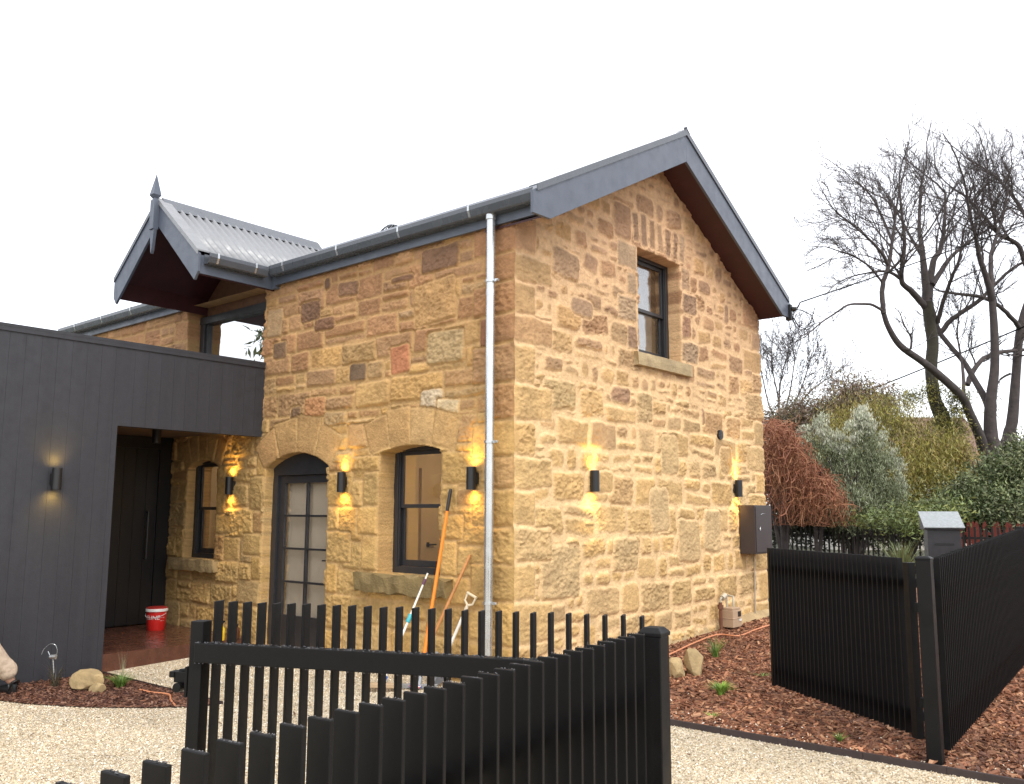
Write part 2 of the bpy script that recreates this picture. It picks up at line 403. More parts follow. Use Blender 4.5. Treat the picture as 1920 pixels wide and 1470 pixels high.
def corner_off(z):   # rough arris shared by both walls, lateral set-back at the corner
    z = np.asarray(z, float)
    return .034*fbm(z*6, z*0+3.3, 91, 5), .034*fbm(z*6, z*0+8.3, 92, 5)

def wall_mesh(name, us, vs, stones, holes, T, seed, parent, corner=None, keepfn=None, depth=.34, recess=None, **kw):
    """T maps (u, n, z) -> world; holes: (u0,u1,z0,z1,rise,depth)"""
    U, V, H, C, idm = make_field(us, vs, stones, seed, **kw)
    ny, nx = U.shape
    keep = np.ones((ny-1, nx-1), bool)
    cu = (us[:-1]+us[1:])/2; cv = (vs[:-1]+vs[1:])/2
    ragged = .012
    for (u0, u1, z0, z1, rise, dp) in holes:
        um = (u0+u1)/2; hw = (u1-u0)/2
        top = lambda u: z1-rise*((u-um)/hw)**2
        for i in np.where((us >= u0-1e-6) & (us <= u1+1e-6))[0]:
            zz = top(us[i]); j = np.argmin(np.abs(vs-zz)); V[j, i] = zz
        cc, rr = np.meshgrid(cu, cv)
        tops = vs[np.argmin(np.abs(vs[:, None]-top(np.clip(cu, u0, u1))[None, :]), axis=0)]
        keep &= ~((cc > u0) & (cc < u1) & (rr > z0) & (rr < tops[None, :]))
        # rough, slightly wandering jambs
        for uu, sgn in ((u0, -1), (u1, 1)):
            i = np.argmin(np.abs(us-uu)); js = (vs > z0) & (vs < z1-rise)
            U[js, i] += ragged*2*fbm(vs[js]*6, vs[js]*0+uu, seed+70, 3)
    if keepfn is not None:
        cc, rr = np.meshgrid(cu, cv); keep &= keepfn(cc, rr)
    N = H.copy()
    if corner:            # list of (ucorner, side) where the arris is shaped
        for uc, which in corner:
            oa, ob = corner_off(vs)
            w = np.exp(-np.abs(us-uc)/.06)[None, :]
            lat, hh = (oa, ob) if which == 'A' else (ob, oa)
            # A: corner vertex = (x = .02+oa, y = -(.02+ob));  B: same point seen from the other face
            U += (1 if which == 'A' else -1)*w*(.02+lat)[:, None]
            w2 = np.clip(1-np.abs(us-uc)/.045, 0, 1)[None, :]; w2 = w2*w2*(3-2*w2)
            N = N*(1-w2)+(.02+hh)[:, None]*w2
    idx = np.arange(ny*nx).reshape(ny, nx)
    jj, ii = np.where(keep)
    F = np.stack([idx[jj, ii], idx[jj, ii+1], idx[jj+1, ii+1], idx[jj+1, ii]], -1)
    P = np.stack([U.ravel(), N.ravel(), V.ravel()], -1); Cc = C.reshape(-1, 3)
    # reveals
    newP, newC, newF = [], [], []; base = len(P); cache = {}
    STEPS = [.02, .08, .14, .20, .26, .34]
    def ext(v, dp):
        if v not in cache:
            k = base+len(newP); ids = [v]
            for q, sdp in enumerate(STEPS):
                dd = min(sdp, dp) if q < len(STEPS)-1 else dp
                p = P[v].copy(); r1 = hsh(np.int64(v), np.int64(q), 3)-.5
                p[1] = min(P[v][1], .01)-dd; p[0] += r1*.004; p[2] += r1*.003
                newP.append(p); newC.append(Cc[v]*(1+.12*r1)); ids.append(base+len(newP)-1)
            cache[v] = ids
        return cache[v]
    for (u0, u1, z0, z1, rise, dp) in holes:
        i0, i1 = np.searchsorted(cu, u0), np.searchsorted(cu, u1); j0, j1 = max(0, np.searchsorted(cv, z0)), np.searchsorted(cv, z1+.02)
        for j in range(j0, min(j1, ny-1)):
            for i in range(i0, i1):
                if keep[j, i]: continue
                a, b_, c_, d_ = idx[j, i], idx[j, i+1], idx[j+1, i+1], idx[j+1, i]
                es = []
                if j == 0 or keep[j-1, i]: es.append((a, b_))
                if i+1 >= nx-1 or keep[j, i+1]: es.append((b_, c_))
                if j+1 >= ny-1 or keep[j+1, i]: es.append((c_, d_))
                if i == 0 or keep[j, i-1]: es.append((d_, a))
                for p, q in es:
                    A, B = ext(int(p), dp), ext(int(q), dp)
                    for s in range(len(A)-1): newF.append((A[s], B[s], B[s+1], A[s+1]))
    if newP:
        P = np.vstack([P, newP]); Cc = np.vstack([Cc, newC]); F = np.vstack([F, newF])
    Wd = np.stack(T(P[:, 0], P[:, 1], P[:, 2]), -1)
    used = np.unique(F); re = np.full(len(Wd), -1); re[used] = np.arange(len(used))
    me = np_mesh(name, Wd[used], re[F], Cc[used], smooth=True)
    return link_mesh(name, me, M['stone'], parent)

# palette (albedo)
YEL = [(.50, .30, .085), (.46, .28, .085), (.53, .34, .12), (.42, .27, .095), (.48, .32, .12), (.39, .265, .10), (.56, .35, .11)]
OLI = [(.36, .255, .12), (.39, .28, .14), (.33, .24, .13)]
RED = [(.33, .165, .07), (.36, .19, .085), (.30, .15, .07), (.27, .13, .065), (.38, .22, .10), (.34, .20, .10), (.25, .15, .085)]
BRO = [(.24, .155, .095), (.29, .19, .12), (.20, .12, .08)]
def pick(r, z, zmid, wall):
    p = 1/(1+math.exp(-(z-zmid)*2.2))
    if wall == 'A':
        c = r.choice(RED if r.random() < p*.95 else (OLI if r.random() < .2 else YEL))
    else:
        c = r.choice((RED+BRO+BRO) if r.random() < p*.85 else (OLI if r.random() < .22 else YEL))
    if wall == 'A': mean = np.array((.49, .305, .105))*(1-p)+np.array((.385, .205, .098))*p; u = .52
    else: mean = np.array((.58, .385, .17))*(1-p)+np.array((.43, .25, .14))*p; u = .64
    k = r.uniform(.90, 1.10); return tuple((np.array(c)*(1-u)+mean*u)*k)

def courses(r, u0, u1, z0, z1, hmin, hmax, wmin, wmax, wall, zmid, gap, rad, split=.2, ang=.03, hst=(.012, .034)):
    out = []; z = z0
    while z < z1:
        h = r.uniform(hmin, hmax); u = u0-r.uniform(0, wmax)
        while u < u1:
            w = r.uniform(wmin, wmax)*(1.25 if h > (hmin+hmax)/2 else .9)
            q = [(u, z, w, h)]
            if r.random() < split:
                m = r.uniform(.35, .65)
                q = [(u, z, w, h*m), (u, z+h*m, w, h*(1-m))]
                if r.random() < .5 and w > wmin*1.3:
                    a, b, c_, d = q[1]; f = r.uniform(.35, .65); q[1:] = [(a, b, c_*f, d), (a+c_*f, b, c_*(1-f), d)]
            for (a, b, c_, d) in q:
                g = gap*r.uniform(.6, 1.7)
                out.append((a+c_/2+r.uniform(-.01, .01), b+d/2+r.uniform(-.012, .012), c_/2-g/2, d/2-g/2, r.gauss(0, ang), min(rad*r.uniform(.4, 1.6), c_/2.4, d/2.4),
                            pick(r, b+d/2, zmid, wall), r.uniform(*hst), r.uniform(-.05, .05)))
            u += w
        z += h
    return out

# --- front wall (A): u = X, faces -Y
DOOR = (-3.87, -2.67, .02, 2.235, .16, .34)
WINA = (-1.83, -.92, .935, 2.235, .065, .34)
WINL = (-5.60, -4.89, .965, 2.215, .08, .34)
RECA = (-5.80, -4.0, 2.72, 4.33, 0, .30)
rA = random.Random(11)
pr = []
def st(cx, cy, hw, hh, col, h=.026, ang=0, rad=.018, tp=0, rg=1): pr.append((cx, cy, hw, hh, ang, rad, col, h, tp, rg))
# quoins at the free corner
zq = -.3; k = 0; QZ = []
while zq < 4.5:
    h = rA.uniform(.27, .40); QZ.append((zq, h, k)); zq += h; k += 1
for z0, h, k in QZ:
    w = .52 if k % 2 else .27
    st(-w/2+.05, z0+h/2, w/2+.05-.006, h/2-.006, pick(rA, z0+h/2-.3, 2.2, 'A'), .028, rA.gauss(0, .006))
# voussoirs: door arch (fan of big smooth blocks), window arch, small window arch
def fan(cu, zc, rad_in, rad_out, a0, a1, n, cols, h=.020):
    for i in range(n):
        a = a0+(a1-a0)*(i+.5)/n; rm = (rad_in+rad_out)/2
        st(cu+rm*math.sin(a), zc+rm*math.cos(a), rm*(a1-a0)/n/2+.003, (rad_out-rad_in)/2+rA.uniform(-.03, .05), tuple(np.array(rA.choice(cols))*rA.uniform(.92, 1.1)), h+rA.uniform(-.004, .004), -a, .03, (rad_out-rad_in)/2/rm*.9, .5)
SM = [(.45, .27, .105), (.47, .29, .115), (.44, .255, .10), (.46, .29, .12)]
fan(-3.27, 1.22, 1.02, 1.40, -.64, .64, 4, SM)
fan(-1.375, .55, 1.70, 2.06, -.36, .36, 4, SM)
st(-.85, 2.45, .16, .22, (.55, .42, .24), .03, -.12, .02)
fan(-5.25, 1.35, .87, 1.2, -.50, .50, 5, SM)
# jamb blocks
for (u, side, z0, z1) in ((-3.87, -1, .05, 2.05), (-2.67, 1, .05, 2.1), (-1.83, -1, .95, 2.15), (-.92, 1, .95, 2.15), (-5.6, -1, .95, 2.1), (-4.89, 1, .95, 2.15)):
    z = z0; q = 0
    while z < z1-.08:
        h = min(rA.uniform(.24, .42), z1-z); w = rA.uniform(.30, .50) if q % 2 else rA.uniform(.20, .30)
        st(u+side*(w/2+.002), z+h/2, w/2-.004, h/2-.006, pick(rA, z, 2.9, 'A'), .024); z += h; q += 1
# named odd stones, as measured: (u0,u1,z0,z1,colour)
for (a, b, c, d, col) in ((-3.27, -2.90, 3.74, 3.99, (.115, .062, .045)), (-3.80, -3.52, 3.36, 3.58, (.12, .078, .05)), (-3.00, -2.62, 3.60, 3.76, (.15, .072, .045)),
                          (-2.36, -2.06, 2.96, 3.17, (.075, .058, .042)), (-1.70, -1.38, 2.98, 3.29, (.44, .155, .07)), (-1.25, -.70, 3.98, 4.24, (.15, .082, .055)),
                          (-2.60, -2.22, 3.94, 4.12, (.17, .09, .055)), (-2.85, -2.72, 4.08, 4.22, (.05, .03, .03)), (-1.72, -1.34, 3.95, 4.03, (.13, .06, .04)),
                          (-1.22, -.9, 2.55, 2.78, (.56, .47, .32)), (-.42, -.28, 3.05, 3.4, (.20, .075, .04)), (-3.15, -2.75, 2.62, 2.86, (.46, .215, .085)), (-3.4, -3.2, 2.6, 2.78, (.14, .09, .055)),
                          (-1.15, -.62, 3.02, 3.36, (.42, .31, .15)), (-1.35, -.75, 3.45, 3.9, (.45, .265, .10)), (-3.95, -3.62, 3.64, 4.0, (.40, .27, .14))):
    col = tuple(np.array(col)*.72+np.array((.36, .205, .10))*.28)
    st((a+b)/2, (c+d)/2, (b-a)/2, (d-c)/2, col, rA.uniform(.02, .030), rA.gauss(0, .03), .05)
lo = courses(rA, -9.6, .1, -.3, 2.45, .22, .40, .28, .66, 'A', 2.75, .014, .03, .2, .015)
hi = courses(rA, -9.6, .1, 2.45, 4.7, .16, .31, .22, .62, 'A', 2.75, .014, .03, .28, .02)
stonesA = pr+lo+hi
usA = np.concatenate([np.arange(-9.5, -6.2, .03), lines(-6.2, 0, .0105, [-5.8, -5.6, -4.89, -4.0, -3.87, -2.67, -1.83, -.92])])
vsA = lines(-.25, 4.33, .0108, [.02, .935, .965, 2.72])

# --- gable wall (B): u = Y, faces +X
WB = 5.25; RY = 2.62
WING = (2.13, 3.09, 3.335, 4.545, .0, .34)
rB = random.Random(23); prA = pr; pr = []
for z0, h, k in QZ:
    w = .30 if k % 2 else .55
    st(w/2-.05, z0+h/2, w/2+.05-.008, h/2-.008, pick(rB, z0+h/2, 3.3, 'B'), .030, rB.gauss(0, .006), .03)
    w = .52 if k % 2 else .28
    st(WB-w/2+.05, z0+h/2+.05, w/2+.05-.008, h/2-.008, pick(rB, z0+h/2, 3.2, 'B'), .030, rB.gauss(0, .006), .02)
# window head soldiers, jambs
for i in range(7):
    st(2.02+.175*(i+.5), 4.545+.21+rB.uniform(-.01, .03), .073, .185+rB.uniform(-.01, .02), rB.choice([(.34, .215, .125), (.30, .18, .10), (.38, .25, .15), (.27, .165, .10)]), .018, (i-3)*-.035, .02)
for side, u in ((-1, 2.13), (1, 3.09)):
    for q, (z, h) in enumerate(((3.34, .30), (3.64, .32), (3.96, .27), (4.23, .32))):
        w = .42 if (q+(side > 0)) % 2 else .24
        st(u+side*(w/2+.003), z+h/2, w/2-.01, h/2-.012, rB.choice([(.36, .23, .135), (.32, .18, .105), (.38, .26, .155), (.29, .18, .11)]), .02, 0, .03)
for (a, b, c, d, col) in ((1.65, 2.0, 4.55, 4.98, (.24, .125, .075)), (.85, 1.25, 3.55, 3.75, (.27, .20, .13)), (3.52, 3.62, 2.62, 2.85, (.16, .085, .06)), (4.0, 4.32, 2.05, 2.4, (.26, .165, .085)),
                          (1.55, 1.95, 2.72, 2.92, (.26, .155, .095)), (2.05, 2.4, 2.55, 2.9, (.33, .26, .16)), (2.55, 2.95, 2.0, 2.45, (.46, .36, .20)), (.4, .95, 2.55, 2.85, (.36, .29, .16)),
                          (1.55, 2.05, .95, 1.3, (.44, .35, .20)), (2.3, 2.72, 1.35, 1.85, (.40, .33, .20)), (2.9, 3.4, 1.0, 1.5, (.42, .33, .19)), (3.5, 3.95, 1.1, 1.6, (.44, .36, .22)), (.35, 1.0, .75, 1.25, (.40, .33, .20)),
                          (1.1, 1.6, 1.75, 2.0, (.42, .27, .10)), (4.2, 4.35, 4.0, 4.3, (.2, .13, .09)), (.55, 1.0, 3.9, 4.2, (.37, .26, .155))):
    col = tuple(np.array(col)*.45*.75+(np.array((.54, .355, .155)) if c < 2.6 else np.array((.40, .24, .135)))*.66)
    st((a+b)/2, (c+d)/2, (b-a)/2, (d-c)/2, col, rB.uniform(.022, .036), rB.gauss(0, .05), .07)
lo = courses(rB, -.1, 5.4, -.3, 2.7, .21, .38, .20, .52, 'B', 3.0, .030, .055, .40, .05, (.018, .036))
hi = courses(rB, -.1, 5.4, 2.7, 6.0, .19, .33, .17, .44, 'B', 3.0, .032, .06, .42, .06, (.016, .034))
stonesB = pr+lo+hi
usB = lines(0, WB, .0108, [2.13, 3.09]); vsB = lines(-.15, 5.75, .0108, [3.335, 4.545])
roofz = lambda y: 4.586+.53*y if y < RY else 4.586+.53*(2*RY-y)     # top of the roof sheet

house = empty('stone_cottage', (0, 0, 0), 'old two storey sandstone cottage with dark steel gable roof behind the black slat fence', 'house')
wall_mesh('front_wall', usA, vsA, stonesA, [DOOR, WINA, WINL, RECA], lambda u, n, z: (u, -n, z), 101, house, corner=[(0, 'A')], warp=.013, mortar=(.50, .315, .125), mh=.008, gap=.008, rough=.72, ew=.024, hw_=.030)
wall_mesh('gable_wall', usB, vsB, stonesB, [WING], lambda u, n, z: (n, u, z), 202, house, corner=[(0, 'B')], warp=.028, mortar=(.72, .50, .255), mh=.016, rough=.80, gap=.010, ew=.038, hw_=.034, stain=.14,
          keepfn=lambda u, z: z < 4.586+.53*np.where(u < RY, u, 2*RY-u)-.27)
b = MB(); b.box(-9.5, -.05, WB-.3, WB-.02, -.2, 4.3); b.prism([(0, 4.3), (WB, 4.3), (WB/2, 5.6)], -9.5, -9.3, lambda p, q, t: (t, p, q)); b.box(-9.5, -9.3, .02, WB-.3, -.2, 4.3)
b.build('rear_wall', M['rearstone'], house)

# ------------------------------------------------------------------ roof, trim, gutters
def corr(name, x0, x1, y_of, pitch, axis, n_per=8, amp=.008, mat_=None, parent=None, s0=0, s1=1):
    """corrugated sheet: waves run along coordinate t0..t1, slope given by two edge functions"""
    ts = np.arange(x0, x1+1e-6, pitch/n_per); w = amp*np.sin(2*PI*ts/pitch)
    V = []; nrm = y_of(None)
    for t, a in zip(ts, w):
        for e in (0, 1):
            V.append(np.array(y_of((t, e)))+nrm*a)
    V = np.array(V); i = np.arange(len(ts)-1)*2
    F = np.stack([i, i+1, i+3, i+2], -1)
    o = link_mesh(name, np_mesh(name, V, F, smooth=True), mat_, parent)
    so_ = o.modifiers.new('t', 'SOLIDIFY'); so_.thickness = .004
    return o
XB = .40; sl = .53; nl = math.hypot(1, sl)
def slopeF(e):
    if e is None: return np.array((0, -sl, 1))/nl
    t, k = e; y = -.155 if k == 0 else RY; return (t, y, 4.455 if k == 0 else 5.845)
def slopeR(e):
    if e is None: return np.array((0, sl, 1))/nl
    t, k = e; y = WB+.155 if k == 0 else RY; return (t, y, 4.455 if k == 0 else 5.845)
rf = corr('roof', -9.7, -5.74, slopeF, .076, 'x', mat_=M['darkroof'], parent=house)
corr('roof', -3.79, .37, slopeF, .076, 'x', mat_=M['darkroof'], parent=house)
def slopeM(e):
    if e is None: return np.array((0, -sl, 1))/nl
    t, k = e; y = .30 if k == 0 else RY; return (t, y, 4.455+(y+.155)/(RY+.155)*1.39)
corr('roof', -5.72, -3.81, slopeM, .076, 'x', mat_=M['darkroof'], parent=house)
corr('roof', -9.7, .37, slopeR, .076, 'x', mat_=M['darkroof'], parent=house)
b = MB(); zr = 5.85
b.prism([(RY-.17, zr-.17*sl+.012), (RY-.02, zr+.018), (RY, zr+.035), (RY+.02, zr+.018), (RY+.17, zr-.17*sl+.012), (RY+.02, zr+.010), (RY, zr+.025), (RY-.02, zr+.01)], -9.7, .36, lambda p, q, t: (t, p, q))
b.build('ridge_cap', M['trim'], house)
b = MB(); zr = roofz(RY)+.024
b.prism([(RY-.07, zr-.07*sl), (RY, zr+.012), (RY+.07, zr-.07*sl), (RY, zr)], XB-.10, XB+.02, lambda p, q, t: (t, p, q)); b.box(XB-.02, XB+.018, RY-.012, RY+.012, zr+.010, zr+.030); b.build('apex_flashing', M['gutter'], house)
# barge boards on the street gable
XB = .40
def barge(sign):
    Y = lambda y: y if sign < 0 else 2*RY-y
    f = lambda y: 4.586+.53*y
    b = MB(); pts = [(-.22, f(-.22)-.02), (-.22, f(-.22)-.235), (.035, f(.035)-.365), (RY, f(RY)-.365), (RY, f(RY)-.02)]
    b.prism([(Y(p), q) for p, q in pts], XB-.032, XB, lambda p, q, t: (t, p, q)); b.build('bargeboard', M['trim'], house, .003)
    c = MB(); o = .012
    c.prism([(Y(p), q) for p, q in [(-.17, f(-.17)+.022), (-.17, f(-.17)-.045), (RY, f(RY)-.045), (RY, f(RY)+.022)]], XB+.001, XB+.016, lambda p, q, t: (t, p, q))
    c.prism([(Y(p), q) for p, q in [(-.17, f(-.17)+.022), (-.17, f(-.17)+.008), (RY, f(RY)+.008), (RY, f(RY)+.022)]], XB-.09, XB+.001, lambda p, q, t: (t, p, q))
    c.build('barge_capping', M['gutter'], house)
    s = MB(); s.prism([(Y(p), q) for p, q in [(-.05, f(-.05)-.32), (-.05, f(-.05)-.30), (RY, f(RY)-.30), (RY, f(RY)-.32)]], -.34, XB-.032, lambda p, q, t: (t, p, q))
    s.build('soffit', M['lining'], house)
barge(-1); barge(1)
# fascia + gutters
b = MB(); b.box(-3.72, XB-.033, -.075, -.045, 4.275, 4.47); b.build('fascia', M['trim'], house, .002)
b = MB(); b.box(-9.5, -5.83, -.075, -.045, 4.275, 4.47); b.build('fascia', M['trim'], house, .002)
b = MB(); b.box(-9.5, XB-.033, WB+.045, WB+.075, 4.275, 4.47); b.build('fascia', M['trim'], house)
GP = [(0, .12), (0, 0), (.085, 0), (.10, .012), (.112, .045), (.122, .075), (.122, .115), (.116, .122), (.104, .122), (.104, .112), (.114, .112), (.114, .078), (.104, .05), (.093, .018), (.083, .007), (.006, .007), (.006, .12)]
def gutter(fn, a, b_, brs, fnb):
    g_ = MB(); g_.prism(GP, a, b_, fn); o = g_.build('gutter', M['gutter'], house)
    for t in brs:
        q = MB(); q.prism([(-.0, .118), (-.0, .125), (.118, .129), (.128, .122), (.128, .07), (.104, .012), (.10, .008), (.122, .072), (.122, .118)], t-.012, t+.012, fn); q.build('gutter_bracket', M['galv'], o)
gutter(lambda p, q, t: (t, -.078-p, 4.365+q), -3.70, XB-.035, [-.42, -1.42, -2.42, -3.42], None)
gutter(lambda p, q, t: (t, -.078-p, 4.365+q), -9.5, -5.84, [-6.2, -7.1, -8.0, -8.9], None)
gutter(lambda p, q, t: (t, WB+.078+p, 4.365+q), -9.5, XB-.035, [-1.4], None)
# projecting gablet over the entry
DX, DZ, DS, DY = -4.76, 5.285, .84, -1.05
dn = math.hypot(1, DS)
dz_ = lambda x: DZ-DS*abs(x-DX)
for sgn in (1, -1):
    def sf(e, sgn=sgn):
        if e is None: return np.array((sgn*DS, 0, 1))/dn
        t, k = e; x = DX+sgn*(.965 if k == 0 else .05); return (x, t, dz_(x)+.012)
    o = corr('porch_roof', DY+.09, 1.30, sf, .108, 'y', amp=.016, mat_=M['zinc'], parent=house)
    l = MB(); X = lambda x: DX+sgn*x
    l.prism([(X(0), DZ-.05), (X(0), DZ-.07), (X(.94), dz_(X(.94))-.07), (X(.94), dz_(X(.94))-.05)], DY+.03, .24, lambda p, q, t: (p, t, q))
    l.build('soffit', M['lining'], house)
    bb = MB()
    bb.prism([(X(0), DZ+.01), (X(1.0), dz_(X(1.0))+.01), (X(1.0), dz_(X(1.0))-.20), (X(.93), dz_(X(1.0))-.29), (X(0.03), DZ-.31), (X(0), DZ-.31)], DY-.03, DY, lambda p, q, t: (p, t, q))
    bb.build('bargeboard', M['trim'], house, .003)
    cc = MB()
    cc.prism([(X(-.0), DZ+.05), (X(.99), dz_(X(.99))+.05), (X(.99), dz_(X(.99))+.032), (X(0), DZ+.032)], DY-.045, DY+.11, lambda p, q, t: (p, t, q))
    cc.prism([(X(-.0), DZ+.032), (X(.99), dz_(X(.99))+.032), (X(.99), dz_(X(.99))-.01), (X(0), DZ-.01)], DY-.045, DY-.032, lambda p, q, t: (p, t, q))
    cc.build('barge_capping', M['zinc'] if sgn > 0 else M['gutter'], house)
    li = MB(); xq = sorted((X(.925), X(.939))); li.box(xq[0], xq[1], DY+.002, .2, 4.225, 4.45); li.build('soffit', M['lining'], house)
    fb = MB(); xs = sorted((X(.94), X(.965))); fb.box(xs[0], xs[1], DY+.002, -.046 if sgn > 0 else -.046, 4.235, 4.45); fb.build('fascia', M['trim'], house)
b = MB(); b.prism([(DX-.16, DZ-.16*DS+.028), (DX-.02, DZ+.045), (DX, DZ+.065), (DX+.02, DZ+.045), (DX+.16, DZ-.16*DS+.028), (DX+.02, DZ+.036), (DX, DZ+.05), (DX-.02, DZ+.036)], DY+.02, 1.31, lambda p, q, t: (p, t, q)); b.build('ridge_cap', M['gutter'], house)
gutter(lambda p, q, t: (DX+.965+p, t, 4.345+q), DY+.06, -.205, [-.88, -.38], None)
gutter(lambda p, q, t: (DX-.965-p, t, 4.345+q), DY+.06, -.205, [-.6], None)
# finial
b = MB(); fy = DY-.055
b.box(DX-.048, DX+.048, fy-.045, fy+.025, DZ-.36, DZ+.01)
b.prism([(-.048, -.36), (.048, -.36), (.012, -.62), (-.004, -.66), (-.012, -.62)], fy-.03, fy+.01, lambda p, q, t: (DX+p, t, DZ+q))
b.box(DX-.026, DX+.026, fy-.035, fy+.015, DZ+.01, DZ+.035)
def pyr(b, cx, cy, z0, z1, z2, r1, r2):
    vs = [(cx+sx*r1, cy+sy*r1, z0) for sx, sy in ((-1, -1), (1, -1), (1, 1), (-1, 1))]+[(cx+sx*r2, cy+sy*r2, z1) for sx, sy in ((-1, -1), (1, -1), (1, 1), (-1, 1))]+[(cx, cy, z2)]
    b._add(vs, [(3, 2, 1, 0)]+[(i, (i+1) % 4, 4+(i+1) % 4, 4+i) for i in range(4)]+[(4+i, 4+(i+1) % 4, 8) for i in range(4)])
pyr(b, DX, fy-.01, DZ+.035, DZ+.07, DZ+.35, .03, .052)
b.build('finial', M['trim'], house, .002)
# gable infill and window head beam of the recess, glazing
b = MB()
x = DX-.93
while x < DX+.93:
    x1 = min(x+.118, DX+.93); b.prism([(x, 4.16), (x1, 4.16), (x1, dz_(x1)-.06), (x, dz_(x)-.06)], .20, .225, lambda p, q, t: (p, t, q)); x += .12
b.build('gable_lining', M['brownboard'], house)
b = MB(); b.box(-5.8, -4.0, .16, .30, 4.10, 4.20); b.box(-5.8, -5.70, .17, .30, 2.72, 4.10); b.box(-4.06, -4.0, .17, .30, 2.72, 4.10); b.box(-5.70, -5.66, .20, .27, 2.72, 4.10)
win = b.build('tall_window', M['frame'], house, .003)
b = MB(); b.box(-5.66, -4.06, .235, .245, 2.72, 4.10); b.build('pane', M['skyglass'], win)
b = MB(); b.box(-9.4, -1.3, .30, WB-.31, 4.285, 4.31); b.build('light_leak_sheet', M['lining'], house)  # unseen sheet added under the roof to block a light leak
b = MB(); b.box(-5.9, -3.9, .3, .35, 2.5, 4.28); b.build('gable_lining', M['blackplain'], house)  # black sheet added behind the tall pane, standing in for the dark interior
b = MB(); b.box(-3.80, -3.72, -.0745, .16, 4.2365, 4.47); b.build('fascia', M['trim'], house)

# ------------------------------------------------------------------ windows and doors
def sash_window(T, u0, u1, z0, z1, set_, parent, name='window', zsplit=.5, arch=0):
    F = lambda: MB(T)
    d0, d1 = -set_-.07, -set_
    b = F(); fw = .055; um = (u0+u1)/2
    b.box(u0-.02, u0+fw, d0, d1, z0-.02, z1); b.box(u1-fw, u1+.02, d0, d1, z0-.02, z1); b.box(u0+fw, u1-fw, d0, d1, z0-.02, z0+.05); b.box(u0+fw, u1-fw, d0, d1, z1-fw-arch, z1)
    b.box(u0+fw, u0+fw+.016, d1-.03, d1-.012, z0+.05, z1-fw-arch); b.box(u1-fw-.016, u1-fw, d1-.03, d1-.012, z0+.05, z1-fw-arch)
    w = b.build(name, M['frame'], parent, .003)
    a0, a1, b0, b1 = u0+fw+.002, u1-fw-.002, z0+.052, z1-fw-arch-.002; zm = b0+(b1-b0)*zsplit; sw = .045
    for (za, zb, dd, nm) in ((zm-.02, b1, d1-.034, 'upper_sash'), (b0, zm+.02, d1-.064, 'lower_sash')):
        s = F(); s.box(a0, a0+sw, dd-.028, dd, za, zb); s.box(a1-sw, a1, dd-.028, dd, za, zb); s.box(a0+sw, a1-sw, dd-.028, dd, za, za+(.04 if nm[0] == 'u' else .065)); s.box(a0+sw, a1-sw, dd-.028, dd, zb-.04, zb)
        so_ = s.build(nm, M['frame'], parent=w, bevel=.003)
        g_ = F(); g_.box(a0+sw-.003, a1-sw+.003, dd-.016, dd-.011, za+.03, zb-.03); g_.build('pane', M['glass'], w)
    return w
wA = sash_window(lambda u, n, z: (u, -n, z), -1.83, -.92, .95, 2.25, .205, house, zsplit=.52)
wL = sash_window(lambda u, n, z: (u, -n, z), -5.60, -4.89, .97, 2.235, .10, house, zsplit=.5)
wG = sash_window(lambda u, n, z: (n, u, z), 2.13, 3.09, 3.335, 4.56, .155, house, zsplit=.47)
def sill(T, u0, u1, z0, z1, out_, seed, col, nm='window_sill', parent=house, rough=.02, back=-.2):
    n = 60; r = []; V = []; ms = []
    us = np.linspace(u0, u1, n); prof = [(back, z1), (0, z1), (out_*.5, z1), (out_, z1-.008), (out_+.004, (z0+z1)/2), (out_-.004, z0+.006), (out_*.5, z0), (-.05, z0)]
    V = []; F = []; C = []
    for i, u in enumerate(us):
        for k, (p, q) in enumerate(prof):
            e = rough*(fbm(np.array(u*7.), np.array(k*.9), seed, 3)); e2 = rough*1.6*fbm(np.array(u*5.), np.array(k*.7+40), seed, 3)
            uu = u
            if i == 0: uu += .012*math.sin(k*1.7)
            if i == n-1: uu -= .012*math.sin(k*2.1)
            V.append(T(uu, p+(float(e) if k > 0 else 0), q+(float(e2) if k not in (0, 1) else 0)))
            C.append(np.array(col)*(1+.9*float(fbm(np.array(u*9.), np.array(k*1.3), seed+4, 4))))
    m = len(prof)
    for i in range(n-1):
        for k in range(m-1): F.append((i*m+k, (i+1)*m+k, (i+1)*m+k+1, i*m+k+1))
    me = bpy.data.meshes.new(nm); me.from_pydata([tuple(map(float, v)) for v in V], [], F+[tuple(range(m)), tuple(range((n-1)*m, n*m))])
    a = me.color_attributes.new('Col', 'FLOAT_COLOR', 'POINT'); a.data.foreach_set('color', np.hstack([np.array(C), np.ones((len(C), 1))]).astype(np.float32).ravel())
    bm = bmesh.new(); bm.from_mesh(me); bmesh.ops.recalc_face_normals(bm, faces=bm.faces); bm.to_mesh(me); bm.free()
    return link_mesh(nm, me, M['stone'], parent)
TAf = lambda u, n, z: (u, -n, z)
TBf = lambda u, n, z: (n, u, z)
sill(TAf, -2.06, -.72, .745, .935, .13, 5, (.21, .155, .07), parent=wA, rough=.055)
sill(TAf, -5.78, -4.74, .815, .965, .12, 9, (.36, .26, .13), parent=wL, rough=.03)
sill(TBf, 2.02, 3.22, 3.175, 3.33, .085, 3, (.40, .31, .18), parent=wG, rough=.006)
# blinds behind gable window: greyed sheers
b = MB(TBf); b.box(2.2, 3.02, -.36, -.35, 3.36, 4.5); b.build('blind', mat('grey_blind', (.17, .16, .14), .9), wG)
